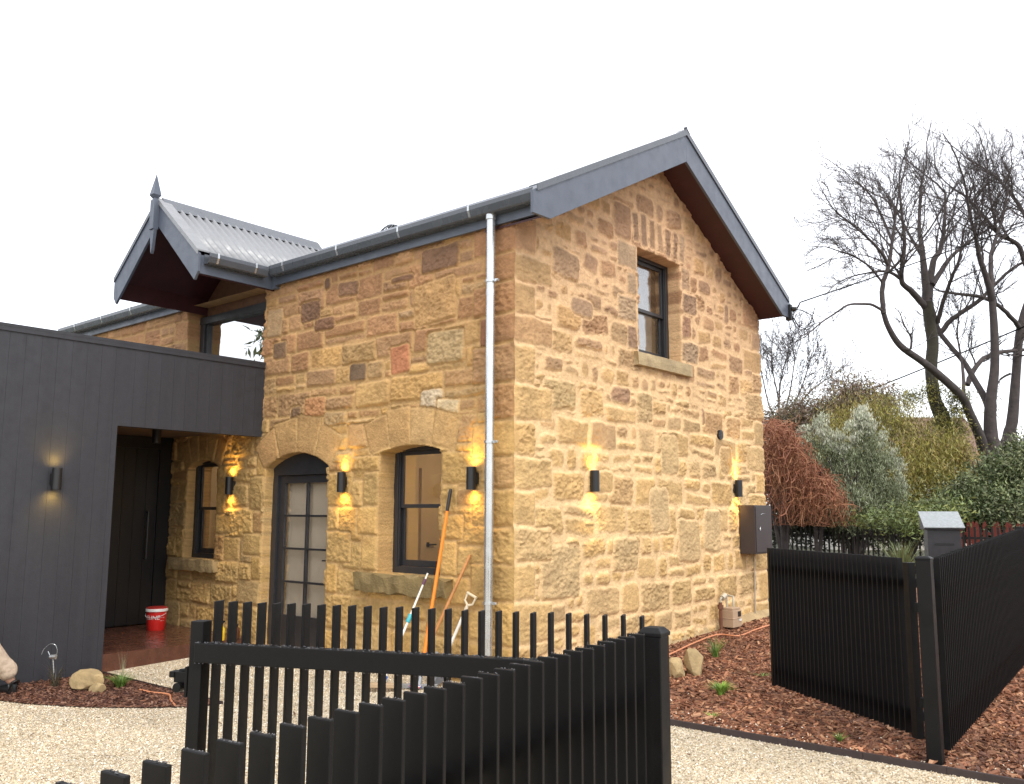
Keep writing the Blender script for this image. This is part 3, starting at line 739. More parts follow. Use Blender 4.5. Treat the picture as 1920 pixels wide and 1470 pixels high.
# glazed door with 2 x 4 panes
b = MB(TAf); x0, x1, zt0, zt1 = -3.87, -2.67, .02, 2.235; um = (x0+x1)/2; hw = (x1-x0)/2
arc = lambda x, d=0: zt1+.02-.16*((x-um)/hw)**2-d
n = 16; xs = [x0-.02+(x1-x0+.04)*i/n for i in range(n+1)]
b.prism([(x0-.02, .0), (x0+.085, .0), (x0+.085, 1.985)]+[(x1-.055, 1.985), (x1-.055, .0), (x1+.02, .0)]+[(x, arc(x)) for x in reversed(xs)], -.195, -.11, lambda p, q, t: (p, t, q))
dr = b.build('door', M['frame'], house, .003)
b = MB(TAf); L0, L1, Z0, Z1 = x0+.088, x1-.058, .03, 1.982; stl = .105
b.box(L0, L0+stl, -.19, -.145, Z0, Z1); b.box(L1-stl, L1, -.19, -.145, Z0, Z1); b.box(L0+stl, L1-stl, -.19, -.145, Z1-.09, Z1); b.box(L0+stl, L1-stl, -.19, -.145, Z0, .375)
g0, g1, h0, h1 = L0+stl, L1-stl, .375, Z1-.09; gm = (g0+g1)/2
b.box(gm-.014, gm+.014, -.188, -.148, h0, h1)
for i in (1, 2, 3):
    zz = h0+(h1-h0)*i/4; b.box(g0, gm-.014, -.186, -.150, zz-.012, zz+.012); b.box(gm+.014, g1, -.186, -.150, zz-.012, zz+.012)
leafm = b.build('door_leaf', M['frame'], dr, .002)
b = MB(TAf); b.box(g0-.004, g1+.004, -.170, -.165, h0-.004, h1+.004); b.build('pane', M['glass'], dr)
b = MB(TAf); b.box(g0-.03, g1+.03, -.235, -.228, h0-.03, h1+.03); b.build('blind', M['blind'], dr)
b = MB(TAf); b.tube([(L1-.045, -.145, 1.02), (L1-.045, -.10, 1.02), (L1-.14, -.095, 1.02)], .008); b.tube([(L1-.045, -.146, 1.02), (L1-.045, -.138, 1.02)], .022, 14); b.build('handle', M['blackplain'], dr)
b = MB(TAf); b.box(x0-.02, x1+.02, -.34, -.10, -.08, .018); b.build('threshold', M['frame'], dr)

# interior room seen through the sash window
b = MB()
b.box(-3.9, -.36, 3.2, 3.25, 0, 2.6); b.box(-3.9, -3.85, .345, 3.2, 0, 2.6); b.box(-.40, -.36, .345, 3.2, 0, 2.6); b.box(-3.9, -.36, .345, 3.25, 2.6, 2.65); b.box(-3.9, -.36, .345, 3.25, -.05, 0)
b.box(-3.12, -3.04, .345, 3.2, 0, 2.6)
room = b.build('interior_lining', M['cream'], house)
b = MB(); b.box(-3.038, -3.005, 1.80, 2.58, 0, 2.05); b.box(-3.038, -2.985, 1.72, 1.797, 0, 2.12); b.box(-3.038, -2.985, 2.583, 2.66, 0, 2.12); idr = b.build('inner_door', M['cream'], house, .004)
b = MB(); b.tube([(-3.005, 1.86, 1.15), (-2.96, 1.86, 1.15), (-2.96, 1.97, 1.15)], .010); b.box(-3.004, -2.992, 1.84, 1.88, 1.12, 1.18); b.build('handle', M['blackplain'], idr)
b = MB(); b.lathe([(.001, 0), (.07, 0), (.07, .05), (.055, .05), (.001, .045)], (-1.3, 1.7, 2.545), 20)
b.build('ceiling_light', mat('lit_diffuser', (.8, .7, .5), .5, emit=((1, .72, .4), 6)), house)
pl = bpy.data.lights.new('ceiling_lamp', 'POINT'); pl.energy = 19; pl.color = (1, .74, .44); pl.shadow_soft_size = .07
po = bpy.data.objects.new('ceiling_lamp', pl); COL.objects.link(po); po.location = (-1.3, 1.7, 2.42); po.parent = house
# room behind the little window
b = MB(); b.box(-6.4, -4.2, 2.4, 2.45, 0, 2.6); b.box(-6.4, -6.35, .345, 2.4, 0, 2.6); b.box(-4.25, -4.2, .345, 2.4, 0, 2.6); b.box(-6.4, -4.2, .345, 2.45, 2.5, 2.55); b.box(-6.4, -4.2, .345, 2.45, -.05, 0)
b.build('interior_lining', M['cream'], house)
pl = bpy.data.lights.new('hall_lamp', 'POINT'); pl.energy = 8; pl.color = (1, .76, .48); pl.shadow_soft_size = .07
po = bpy.data.objects.new('hall_lamp', pl); COL.objects.link(po); po.location = (-5.2, 1.3, 2.3); po.parent = house

# downpipe
b = MB(); b.tube([(-.20, -.115, .10), (-.20, -.115, 4.36)], .042, 20); b.tube([(-.20, -.115, 3.58), (-.20, -.115, 3.64)], .0445, 20); b.tube([(-.20, -.115, 4.32), (-.20, -.115, 4.40)], .052, 20)
b.tube([(-.20, -.115, .26), (-.20, -.115, .13), (-.19, -.17, .04), (-.18, -.24, .0)], .045, 16)
dp = b.build('downpipe', M['galv'], house, smooth=True)
for z in (2.2, 3.72, .75):
    b = MB(); b.tube([(-.20, -.115, z-.012), (-.20, -.115, z+.012)], .051, 20); b.box(-.15, -.105, -.122, -.108, z-.012, z+.012); b.tube([(-.118, -.135, z), (-.118, -.095, z)], .011, 8); b.build('pipe_clip', M['galv'], dp)
# vent in the gable wall, roof ventilator
b = MB(); b.tube([(.0, 3.99, 2.54), (.045, 3.99, 2.54)], [.062, .062], 20)
for i in range(5): b.box(.045, .056, 3.95-.0, 4.03, 2.50+i*.02-.003, 2.50+i*.02+.003)
b.build('wall_vent', M['blackplain'], house)
b = MB(); vv = CAM+ray(736, 423)*((3.5-CAM[1])/ray(736, 423)[1]); vx, vy = vv[0], vv[1]; vz = vv[2]-.40
for i in range(18):
    a = 2*PI*i/18; pts = []
    for k in range(7):
        t = k/6; rr = .06+.15*math.sin(PI*(.12+.80*t)); aa = a+t*.7; pts.append((vx+rr*math.cos(aa), vy+rr*math.sin(aa), vz+.12+t*.26))
    b.tube(pts, .008, 4)
b.lathe([(.13, 0), (.13, .13), (.16, .14)], (vx, vy, vz-.05), 20); b.lathe([(.10, 0), (.10, .012), (.03, .03)], (vx, vy, vz+.38), 20)
b.build('roof_ventilator', M['gutter'], house)
# plinth render at the foot of the gable
b = MB()
n = 40
for i in range(n):
    y0, y1 = .05+i*(WB-.0)/n, .05+(i+1)*(WB-.0)/n
    e = lambda y: .05+.03*math.sin(y*3.1)+.10*max(0, min(1, (y-3)/2))
    b._add([(0, y0, zt(0, y0)+.10), (e(y0), y0, zt(0, y0)-.02), (0, y1, zt(0, y1)+.10), (e(y1), y1, zt(0, y1)-.02)], [(0, 1, 3, 2)])
b.build('plinth', M['rearplinth'] if 'rearplinth' in M else mat('rendered_plinth', (.40, .29, .15), .9, var=.3, nscale=5, bump=.02, bscale=18), house)

# ------------------------------------------------------------------ black clad entry box
ext = empty('black_extension', (-5.5, -2.5, 0), 'flat roofed charcoal clad entry box built against the stone cottage at left', 'extension')
XE = -3.95; ZT = 3.335
b = MB(); y = -5.6; bw = .150
while y < -1.79:
    y1 = min(y+bw-.0014, -1.79); b.box(XE-.02, XE-.0, y, y1, -.12, ZT if y1 < -1.795 else ZT); y += bw
y = -1.79
while y < -.02:
    y1 = min(y+bw-.0014, -.016); b.box(XE-.02, XE, y, y1, 2.45, ZT); y += bw
b.build('cladding', M['charcoal'], ext)
b = MB(); b.box(XE-.12, XE-.021, -5.6, -1.80, -.12, ZT-.01); b.box(XE-.12, XE-.021, -1.80, -.016, 2.452, ZT-.01)
b.box(-6.9, XE-.021, -5.6, -5.5, -.12, ZT-.01); b.box(-7.0, -6.9, -5.6, -.02, -.12, ZT-.01)
b.box(-6.0, XE-.121, -1.95, -1.80, -.12, 2.6); b.build('wall', M['charcoal'], ext)
b = MB(); b.box(-6.92, XE-.121, -5.5, -.02, 3.18, 3.25); b.build('roof', M['darkroof'], ext)
b = MB(); b.box(XE-.16, XE+.016, -5.62, -.012, ZT-.008, ZT+.022); b.box(XE+.003, XE+.014, -5.62, -.012, ZT-.05, ZT-.008); b.box(-6.9, XE-.16, -5.62, -5.45, ZT-.008, ZT+.02); b.build('capping', M['charcoal'], ext)
b = MB(); b.box(-6.0, XE-.121, -1.80, -.016, 2.54, 2.56); b.build('ceiling', mat('porch_ceiling', (.20, .13, .085), .7), ext)
b = MB(); b.box(-6.06, -6.0, -1.80, -1.62, .11, 2.54); b.box(-6.06, -6.0, -.20, -.016, .11, 2.54); b.box(-6.06, -6.0, -1.62, -.20, 2.38, 2.54); b.build('door_frame', M['blackplain'], ext)
b = MB()
for i in range(9): b.box(-6.05, -6.02, -1.62+i*.1578, -1.62+(i+1)*.1578-.004, .12, 2.38)
d2 = b.build('front_door', M['blackplain'], ext)
b = MB(); b.tube([(-6.02, -.34, .95), (-5.96, -.34, .95), (-5.96, -.34, 1.55), (-6.02, -.34, 1.55)], .012); b.build('handle', M['frame'], d2)
deck = empty('timber_deck', (-5, -.9, 0), 'low wet red brown timber deck in the dark porch opening', 'deck')
b = MB(); x = -5.99
while x < XE-.05:
    b.box(x, min(x+.134, XE-.02), -1.79, -.055, .085, .11); x += .14
b.build('deck_board', M['deck'], deck, .003)
b = MB(); b.box(XE-.045, XE-.018, -1.785, -.055, -.12, .108); b.build('deck_fascia', M['deck'], deck, .002)

# ------------------------------------------------------------------ wall lights
def wall_light(pos, nrm, label, power=14, spill=1.0):
    p = np.array(pos); nv = np.array(nrm, float); t = empty('wall_light', tuple(p), label, 'wall light', 'up and down wall lights on the stone and black walls')
    lat = np.array((nv[1], -nv[0], 0)); c = p+nv*.078
    b = MB()
    n = 22; R = .046
    for (z0, z1, ra, rb) in ((-.104, .104, R, R),):
        prof = [(.036, -.085), (.036, -.104), (R, -.106), (R, .106), (.036, .104), (.036, .085)]
        vs = []; fs = []
        for r_, z in prof: vs += [(c[0]+r_*math.cos(2*PI*k/n), c[1]+r_*math.sin(2*PI*k/n), c[2]+z) for k in range(n)]
        for i in range(len(prof)-1):
            for k in range(n): fs.append((i*n+k, i*n+(k+1) % n, (i+1)*n+(k+1) % n, (i+1)*n+k))
        b._add(vs, fs)
    b.build('lamp_body', M['blackplain'], t, smooth=True)
    b = MB(); b.obox(p+nv*.018, nv*.022, lat*.035, (0, 0, .055)); b.build('wall_bracket', M['blackplain'], t, .004)
    for s in (-1, 1):
        b = MB(); b.tube([c+np.array((0, 0, s*.088)), c+np.array((0, 0, s*.092))], .033, 18); b.build('lens', M['lens'], t)
        ld = bpy.data.lights.new('spot', 'SPOT'); ld.energy = power; ld.color = (1, .62, .14); ld.spot_size = math.radians(125); ld.spot_blend = 1.0; ld.shadow_soft_size = .07
        lo_ = bpy.data.objects.new('spot', ld); COL.objects.link(lo_); lo_.parent = t
        lo_.location = tuple(nv*.078+np.array((0, 0, s*.112)))
        dirv = Vector((-nv[0]*.55, -nv[1]*.55, s*1.0)); lo_.rotation_euler = dirv.to_track_quat('-Z', 'Y').to_euler()
    return t
M['lens'] = mat('lit_lens', (.9, .8, .6), .4, emit=((1, .62, .25), 6))
LP = 8.5
wall_light((-.46, 0, 1.875), (0, -1, 0), 'black cylinder wall light on stone between the sash window and the downpipe', LP)
wall_light((-2.36, 0, 1.875), (0, -1, 0), 'black cylinder wall light on stone between the glazed door and the sash window', LP)
wall_light((-4.52, 0, 1.875), (0, -1, 0), 'black cylinder wall light on stone left of the glazed door, by the porch window', LP)
wall_light((0, 1.17, 1.875), (1, 0, 0), 'black cylinder wall light alone in the middle of the rubble gable wall', LP)
wall_light((0, 4.37, 1.875), (1, 0, 0), 'black cylinder wall light just above the brown meter box', LP)
wall_light((XE, -2.40, 1.87), (1, 0, 0), 'black cylinder wall light on the charcoal clad wall', 6)
cl = MB(); cl.tube([(-4.9, -.85, 2.37), (-4.9, -.85, 2.54)], .05, 20); o = cl.build('porch_downlight', M['blackplain'], None, smooth=True); tag(o, 'black cylinder downlight hanging from the porch ceiling', 'ceiling light')

# ------------------------------------------------------------------ meter box, gas meter
mb = empty('meter_box', (0, 4.75, 1.35), 'dark brown steel meter box fixed to the far end of the gable wall', 'meter box')
m_box = mat('brown_box_paint', (.040, .030, .030), .55, var=.12, nscale=5)
b = MB(); b.box(.03, .245, 4.45, 4.93, 1.05, 1.665); b.build('box_body', m_box, mb, .006)
b = MB(); b.box(.246, .256, 4.46, 4.92, 1.07, 1.645); dd_ = b.build('box_door', m_box, mb, .003)
b = MB(); b.tube([(.256, 4.56, 1.36), (.264, 4.56, 1.36)], .016, 14); b.tube([(.264, 4.545, 1.345), (.272, 4.545, 1.36), (.264, 4.56, 1.385)], .004, 6); b.build('lock', M['galv'], dd_)
b = MB(); b.tube([(.258, 4.60, 1.545), (.258, 4.66, 1.56), (.258, 4.72, 1.555)], .0025, 4); b.build('scratch_mark', M['galv'], dd_)
b = MB(); b.tube([(.05, 4.80, 1.05), (.05, 4.80, .62), (.045, 4.80, .30), (.04, 4.80, .2)], .011, 8); b.tube([(.05, 4.80, .78), (.05, 4.80, .80)], .016, 8); b.build('conduit', mat('grey_conduit', (.42, .36, .27), .5), mb)
gm_ = empty('gas_meter', (.12, 3.9, .15), 'beige gas meter with rusty riser pipe at the foot of the gable wall', 'gas meter')
m_bei = mat('beige_meter', (.44, .31, .20), .5, var=.12)
b = MB(); b.box(.06, .22, 3.82, 4.05, .20, .40); b.box(.055, .225, 3.815, 4.055, .30, .312); b.box(.07, .21, 3.83, 4.04, .40, .43); b.build('meter_case', m_bei, gm_, .012)
b = MB(); b.tube([(.10, 3.74, .14), (.10, 3.74, .50)], .020, 10); b.tube([(.10, 3.74, .42), (.10, 3.74, .47)], .034, 6); b.build('riser_pipe', mat('rusty_pipe', (.16, .065, .035), .8, var=.4), gm_)
b = MB(); b.tube([(.10, 3.74, .50), (.10, 3.74, .54), (.10, 3.80, .56), (.10, 3.90, .555), (.10, 3.90, .43)], .013, 8); b.tube([(.10, 3.78, .545), (.10, 3.86, .575)], .035, 14); b.tube([(.14, 4.0, .43), (.14, 4.0, .47), (.13, 4.02, .55), (.06, 4.02, .56)], .014, 8); b.build('regulator', mat('pale_fitting', (.50, .46, .36), .4, metal=.3), gm_, smooth=True)
b = MB(); b.box(.221, .226, 3.95, 4.02, .325, .385); b.build('dial', M['blackplain'], gm_)
b = MB(); b.box(.222, .228, 3.97, 4.03, .27, .295); b.build('tag', mat('tag_white', (.7, .68, .62), .6), gm_)

# ------------------------------------------------------------------ slat fences and gates
SP = .0555; SD, ST_ = .046, .009
def inst(me, name, parent, loc, rz=0):
    o = bpy.data.objects.new(name, me); COL.objects.link(o); o.parent = parent
    o.matrix_parent_inverse = Matrix.Translation(parent.location).inverted()
    o.location = loc; o.rotation_euler = (0, 0, rz); return o
def slat_mesh(h, d=SD, t=ST_):
    b = MB(); b.box(-t/2, t/2, -d/2, d/2, 0, h); me = bpy.data.meshes.new('slat'); me.from_pydata(b.v, [], b.f)
    bm = bmesh.new(); bm.from_mesh(me); bmesh.ops.recalc_face_normals(bm, faces=bm.faces)
    bmesh.ops.bevel(bm, geom=bm.edges[:], offset=.0012, segments=1, affect='EDGES'); bm.to_mesh(me); bm.free(); me.materials.append(M['black']); return me
def slats(parent, p0, dr, n, z0, z1, off=0.0, start=0):
    """n blades standing square to the fence line, from p0 along dr"""
    dr = np.array(dr, float); dr /= np.linalg.norm(dr); nr = np.array((-dr[1], dr[0])); rz = math.atan2(dr[1], dr[0])
    me = slat_mesh(1.0); base = None
    for i in range(n):
        p = np.array(p0)+dr*(i+start)*SP+nr*off
        a = z0(p) if callable(z0) else z0; b_ = z1(p) if callable(z1) else z1
        o = inst(me, 'slat', parent, (p[0], p[1], a+rnd.uniform(-.0015, .0015)), rz+rnd.gauss(0, .006)); o.scale = (1, 1, b_-a)
def post(parent, x, y, z0, z1, w, rz, name='post', cap=True):
    b = MB(); h = w/2; c, s = math.cos(rz), math.sin(rz); b.T = lambda p, q, z: (x+c*p-s*q, y+s*p+c*q, z)
    b.box(-h, h, -h, h, z0, z1)
    o = b.build(name, M['black'], parent, .003)
    if cap:
        b = MB(b.T); g = h+.003
        vs = [(sx*g, sy*g, z1) for sx, sy in ((-1, -1), (1, -1), (1, 1), (-1, 1))]+[(sx*g, sy*g, z1+.010) for sx, sy in ((-1, -1), (1, -1), (1, 1), (-1, 1))]+[(sx*g*.62, sy*g*.62, z1+.022) for sx, sy in ((-1, -1), (1, -1), (1, 1), (-1, 1))]
        b._add(vs, [(3, 2, 1, 0)]+[(i, (i+1) % 4, 4+(i+1) % 4, 4+i) for i in range(4)]+[(4+i, 4+(i+1) % 4, 8+(i+1) % 4, 8+i) for i in range(4)]+[(8, 9, 10, 11)])
        b.build('post_cap', M['black'], o, .002)
    return o
def rail(parent, a, b_, z, hw, hz, name='rail'):
    a = np.array((*a, z)); b_ = np.array((*b_, z+0)); d = b_-a; L = np.linalg.norm(d); d /= L; n = np.array((-d[1], d[0], 0))
    q = MB(); q.obox((a+b_)/2, d*L/2, n*hw, (0, 0, hz)); return q.build(name, M['black'], parent, .003)
# street fence in the foreground
FD = np.array((.136, -.991)); FP = np.array((3.973, -4.24))
ff = empty('slat_fence', (4.05, -4.9, 0), 'black vertical slat fence nearest the camera, its tops stepping down to the lower left', 'fence')
slats(ff, FP, FD, 46, -.02, 1.25)
post(ff, 3.985, -4.172, -.1, 1.240, .058, math.atan2(FD[1], FD[0]))
e = FP+FD*SP*46.3; post(ff, e[0], e[1], -.1, 1.262, .078, math.atan2(FD[1], FD[0]))
nF = np.array((-FD[1], FD[0]))
for z in (1.08, .16): rail(ff, FP-nF*(-.0)+np.array((-.045, 0)), FP+FD*SP*46+np.array((-.045, 0)), z, .018, .022)
# left gate leaf, swung open
GD = np.array((.914, .406)); GD /= np.linalg.norm(GD); GP0 = np.array((2.455, -4.478)); gn = np.array((-GD[1], GD[0]))
lg = empty('slat_gate', (3.1, -4.2, 0), 'black open slat gate behind the front fence, rail and latch showing, tools seen through it', 'gate')
slats(lg, GP0, GD, 27, .07, 1.25)
a = GP0-GD*.052; post(lg, a[0]-gn[0]*.02, a[1]-gn[1]*.02, .05, 1.185, .050, math.atan2(GD[1], GD[0]), 'gate_stile', False)
e = GP0+GD*(SP*26+.026); post(lg, e[0], e[1], .05, 1.185, .036, math.atan2(GD[1], GD[0]), 'gate_stile', False)
for z in (1.085, .17): rail(lg, GP0-GD*.045-gn*.045, GP0+GD*(SP*26+.02)-gn*.045, z, .020, .032)
# latch on the free stile
q = MB(); c = np.array((a[0], a[1], .985))-np.array((*GD, 0))*.045-np.array((*gn, 0))*.02; GD3 = np.array((*GD, 0)); gn3 = np.array((*gn, 0))
q.obox(c+GD3*.012, GD3*.005, gn3*.026, (0, 0, .05)); q.obox(c-GD3*.018+np.array((0, 0, .012)), GD3*.026, gn3*.014, (0, 0, .018)); q.obox(c-GD3*.05+np.array((0, 0, .02)), GD3*.010, gn3*.018, (0, 0, .010))
q.tube([c-GD3*.02-gn3*.03+np.array((0, 0, -.02)), c-GD3*.02+gn3*.03+np.array((0, 0, -.02))], .016, 12); q.tube([c-GD3*.030+np.array((0, 0, .03)), c+GD3*.01+np.array((0, 0, .036))], .008, 8)
q.build('latch', M['black'], lg, .002)
# right gate leaf, swung open, and the fence that runs away from the hinge post
rz_ = np.array((3.40, .075)); rl = np.array((1.925, 1.16)); RDr = rl-rz_; Lr = np.linalg.norm(RDr); RDr /= Lr; rn = np.array((-RDr[1], RDr[0]))
rg = empty('slat_gate', (2.7, .6, 0), 'black slat gate leaf swung open over the mulch, slats looking almost solid', 'gate')
ns = int((Lr-.13)/SP)+1
slats(rg, rz_+RDr*.15, RDr, ns, .125, 1.262)
w = post(rg, *(rz_+RDr*.055), .11, 1.235, .055, math.atan2(RDr[1], RDr[0]), 'gate_stile', False)
post(rg, *(rz_+RDr*(.15+SP*ns)), .11, 1.262, .03, math.atan2(RDr[1], RDr[0]), 'gate_stile', False)
rs = -1 if (np.array((5.2, -6.2))-rz_) @ rn > 0 else 1
for z in (1.1, .25): rail(rg, rz_+RDr*.03+rn*rs*.045, rl+rn*rs*.045, z, .02, .03)
for z in (.95, .35):
    q = MB(); q.box(3.40, 3.47, .03, .075, z-.03, z+.03); q.build('hinge', M['black'], rg, .002)
RF0 = np.array((3.515, .10)); RFd = np.array((3.36, 3.4))-RF0; RFd /= np.linalg.norm(RFd)
rfn = empty('slat_fence', (3.4, 2.5, .1), 'long black slat fence at right running away from the driveway post', 'fence')
rise = lambda p: max(0, p[1])*.042
slats(rfn, RF0+RFd*.07, RFd, 98, lambda p: .045+rise(p), lambda p: 1.262+rise(p))
post(rfn, 3.485, .0, -.1, 1.262, .09, math.atan2(RFd[1], RFd[0])+.02)
e = RF0+RFd*(SP*99); post(rfn, e[0], e[1], 0, 1.262+rise(e), .075, math.atan2(RFd[1], RFd[0]))
for z in (1.1, .2):
    A = np.array((*(RF0+np.array((-.045, .02))), z)); B = np.array((*(e+np.array((-.045, 0))), z+rise(e))); d = B-A; L = np.linalg.norm(d); d /= L
    q = MB(); q.obox((A+B)/2, d*L/2, (.018, 0, 0), (0, 0, .022)); q.build('rail', M['black'], rfn)
# boundary fence at the back
bf = empty('picket_fence', (-1, 14, .27), 'black metal picket fence far back in front of the bushes', 'fence')
pm = MB(); pm.box(-.02, .02, -.008, .008, 0, 1); me = bpy.data.meshes.new('picket'); me.from_pydata(pm.v, [], pm.f); me.materials.append(M['blackplain']); me.update()
for i in range(70):
    x = -4.6+i*.108
    o = inst(me, 'picket', bf, (x, 14.0, .30)); o.scale = (1, 1, 1.0+rnd.uniform(-.01, .01))
for z in (1.08, .45):
    b = MB(); b.box(-4.7, 3.1, 14.01, 14.04, z-.025, z+.025); b.build('rail', M['blackplain'], bf)
for x in (-3.55, -1.05, 1.4, 3.1):
    b = MB(); b.box(x-.045, x+.045, 13.95, 14.0+.045, .2, 1.30); b.box(x-.052, x+.052, 13.94, 14.052, 1.30, 1.325); b.build('post', M['blackplain'], bf, .004)
m_red = mat('red_fence_paint', (.20, .035, .022), .6, var=.3, nscale=6)
rp = empty('picket_fence', (1.5, 15.2, .27), 'red timber picket fence of pointed boards beyond the dark letterbox pillar', 'fence')
pk = MB(); pk.prism([(-.045, 0), (.045, 0), (.045, 1.08), (0, 1.18), (-.045, 1.08)], -.01, .01, lambda p, q, t: (p, t, q)); me = bpy.data.meshes.new('picket'); me.from_pydata(pk.v, [], pk.f); me.materials.append(m_red); me.update()
for i in range(44):
    x = -.35+i*.125; o = inst(me, 'picket', rp, (x, 15.2+rnd.uniform(-.005, .005), .27-.03*math.sin(i*.11)), 0); o.rotation_euler = (rnd.gauss(0, .02), rnd.gauss(0, .03), 0)
for z in (.55, 1.15):
    b = MB(); b.box(-.5, 5.2, 15.215, 15.25, z-.03, z+.03); b.build('rail', m_red, rp)

# letterbox pillar
lb = empty('letterbox', (1.86, 6.85, .27), 'charcoal letterbox pillar with a sloping pale metal lid, behind the right fence', 'letterbox')
R3 = np.array((_r[0], _r[1], 0)); R3 /= np.linalg.norm(R3); F3 = np.array((-R3[1], R3[0], 0)); _a = math.radians(-15); R3b, F3b = R3*math.cos(_a)+F3*math.sin(_a), -R3*math.sin(_a)+F3*math.cos(_a); c0 = np.array((1.835, 6.83, -.035))
TL = lambda p, q, z: tuple(c0+R3b*p+F3b*q+np.array((0, 0, z)))
b = MB(TL); b.box(-.22, .19, -.16, .12, .2, 1.388); b.build('pillar', M['frame'], lb, .004)
b = MB(TL); b.prism([(-.20, 1.39), (-.20, 1.425), (.14, 1.615), (.14, 1.39)], -.262, .222, lambda p, q, t: (t, p, q)); o = b.build('lid_box', M['frame'], lb, .003)
b = MB(TL); b.prism([(-.225, 1.414), (-.225, 1.424), (.145, 1.632), (.145, 1.62)], -.27, .232, lambda p, q, t: (t, p, q)); b.build('lid', mat('pale_lid', (.30, .33, .34), .45, metal=.2, var=.25, nscale=30, bump=.002, bscale=120), o)
b = MB(TL); b.box(-.14, .10, -.163, -.160, 1.18, 1.21); b.build('letter_slot', M['blackplain'], lb)

# ------------------------------------------------------------------ overhead service cables
def cable(pts, r, label, name='overhead_cable', sag=.0, m=None):
    P = [np.array(p, float) for p in pts]; out = []
    for a, b_ in zip(P[:-1], P[1:]):
        n = 14
        for i in range(n): t = i/n; out.append(a*(1-t)+b_*t-np.array((0, 0, sag*4*t*(1-t))))
    out.append(P[-1]); q = MB(); q.tube(out, r, 6); o = q.build(name, m or M['cable'], smooth=True); tag(o, label, 'cable'); return o
E0 = np.array((.42, 5.42, 4.34)); A1 = at(1920, 416, 20.5); A0 = at(1500, 567, 14.0)
cable([E0, A0], .008, 'x'); bpy.data.objects.remove(bpy.data.objects['overhead_cable'])
ext_ = A1+(A1-A0)*1.2
cable([E0, A0, ext_], .011, 'twisted black power cable running from the gable corner up through the bare trees', sag=.06)
B0 = at(1440, 795, 34.); B1 = at(1907, 604, 24.); cable([B0+(B0-B1)*.3, B1+(B1-B0)*.5], .02, 'lower black power line crossing behind the gable above the bushes', sag=.25)
br = empty('cable_bracket', (.40, 5.40, 4.35), 'black cable bracket with dangling loops at the right foot of the street gable', 'bracket')
b = MB(); b.box(.36, .44, 5.38, 5.44, 4.20, 4.42); b.tube([(.44, 5.41, 4.36), (.50, 5.43, 4.35)], .03, 10); b.build('bracket_plate', M['blackplain'], br, .004)
b = MB(); lp = [np.array((.46, 5.42, 4.35))+np.array(v) for v in ((0, 0, 0), (.10, .04, -.02), (.22, .08, -.10), (.25, .1, -.22), (.16, .06, -.30), (.05, .02, -.24), (0, 0, -.12))]; b.tube(lp, .007, 6)
lp = [np.array((.46, 5.42, 4.33))+np.array(v) for v in ((0, 0, 0), (-.02, .02, -.14), (.04, .03, -.26), (.12, .05, -.28), (.20, .08, -.18), (.26, .1, .02))]; b.tube(lp, .006, 6); b.build('cable_loop', M['cable'], br, smooth=True)

# ------------------------------------------------------------------ loose things by the wall
def on_ground(x, y, dz=0):
    d = ray(x, y); z = 0
    for _ in range(20):
        t = (z+dz-CAM[2])/d[2]; p = CAM+d*t; z = zt(p[0], p[1])
    return p
# paint bucket on the deck
d = ray(292, 1181); t = (.11-CAM[2])/d[2]; bp = CAM+d*t
bk = empty('bucket', (bp[0], bp[1], .11), 'red plastic bucket with white rim and lid on the deck', 'bucket')
m_bk = mat('red_bucket', (.62, .022, .018), .35, var=.06); m_wh = mat('white_plastic', (.72, .70, .68), .4, var=.04); m_lr = mat('red_lid', (.42, .03, .025), .35)
H = .262
b = MB(); b.lathe([(.102, 0), (.105, .004), (.122, H-.03)], (bp[0], bp[1], .11), 40); b.build('bucket_body', m_bk, bk, smooth=True)
b = MB(); b.lathe([(.120, H-.035), (.131, H-.034), (.131, H-.006), (.127, H)], (bp[0], bp[1], .11), 40); b.build('rim', m_wh, bk, smooth=True)
b = MB(); b.lathe([(.127, H+.0005), (.127, H+.012), (.10, H+.02), (.001, H+.022)], (bp[0], bp[1], .11), 40); b.build('lid', m_lr, bk, smooth=True)
b = MB(); b.tube([(bp[0]+.128*math.cos(a), bp[1]+.128*math.sin(a), .11+H-.055-.05*math.sin((a+2.6)*1.0)) for a in np.linspace(-2.6, .54, 24)], .003, 6); b.build('bucket_handle', m_wh, bk)
def wrap_text(s, size, zc, ang, rad, m, parent, name='print', slope=0):
    cu = bpy.data.curves.new('t', 'FONT'); cu.body = s; cu.size = size; cu.align_x = 'CENTER'; cu.extrude = 0; cu.offset = size*.012; cu.shear = .1
    ob = bpy.data.objects.new('t', cu); COL.objects.link(ob); dg = bpy.context.evaluated_depsgraph_get(); me = bpy.data.meshes.new_from_object(ob.evaluated_get(dg)); bpy.data.objects.remove(ob)
    for v in me.vertices:
        a = ang+v.co.x/rad; r_ = rad+.0035+.062*(v.co.y+zc-.13)*0
        z = zc+v.co.y; rr = .105+(.122-.105)*z/(H-.03)+.0012
        v.co = (bp[0]+rr*math.cos(a), bp[1]+rr*math.sin(a), .11+z)
    return link_mesh(name, me, m, parent)
va = math.atan2(CAM[1]-bp[1], CAM[0]-bp[0])
wrap_text('ELINE', .068, .135, va-.42, .115, m_wh, bk); wrap_text('- -- ---', .030, .205, va-.55, .115, mat('dark_print', (.12, .01, .01), .5), bk)
wrap_text('-- ---', .034, .150, va+.62, .115, m_wh, bk); wrap_text('--- --', .030, .112, va+.62, .115, m_wh, bk)
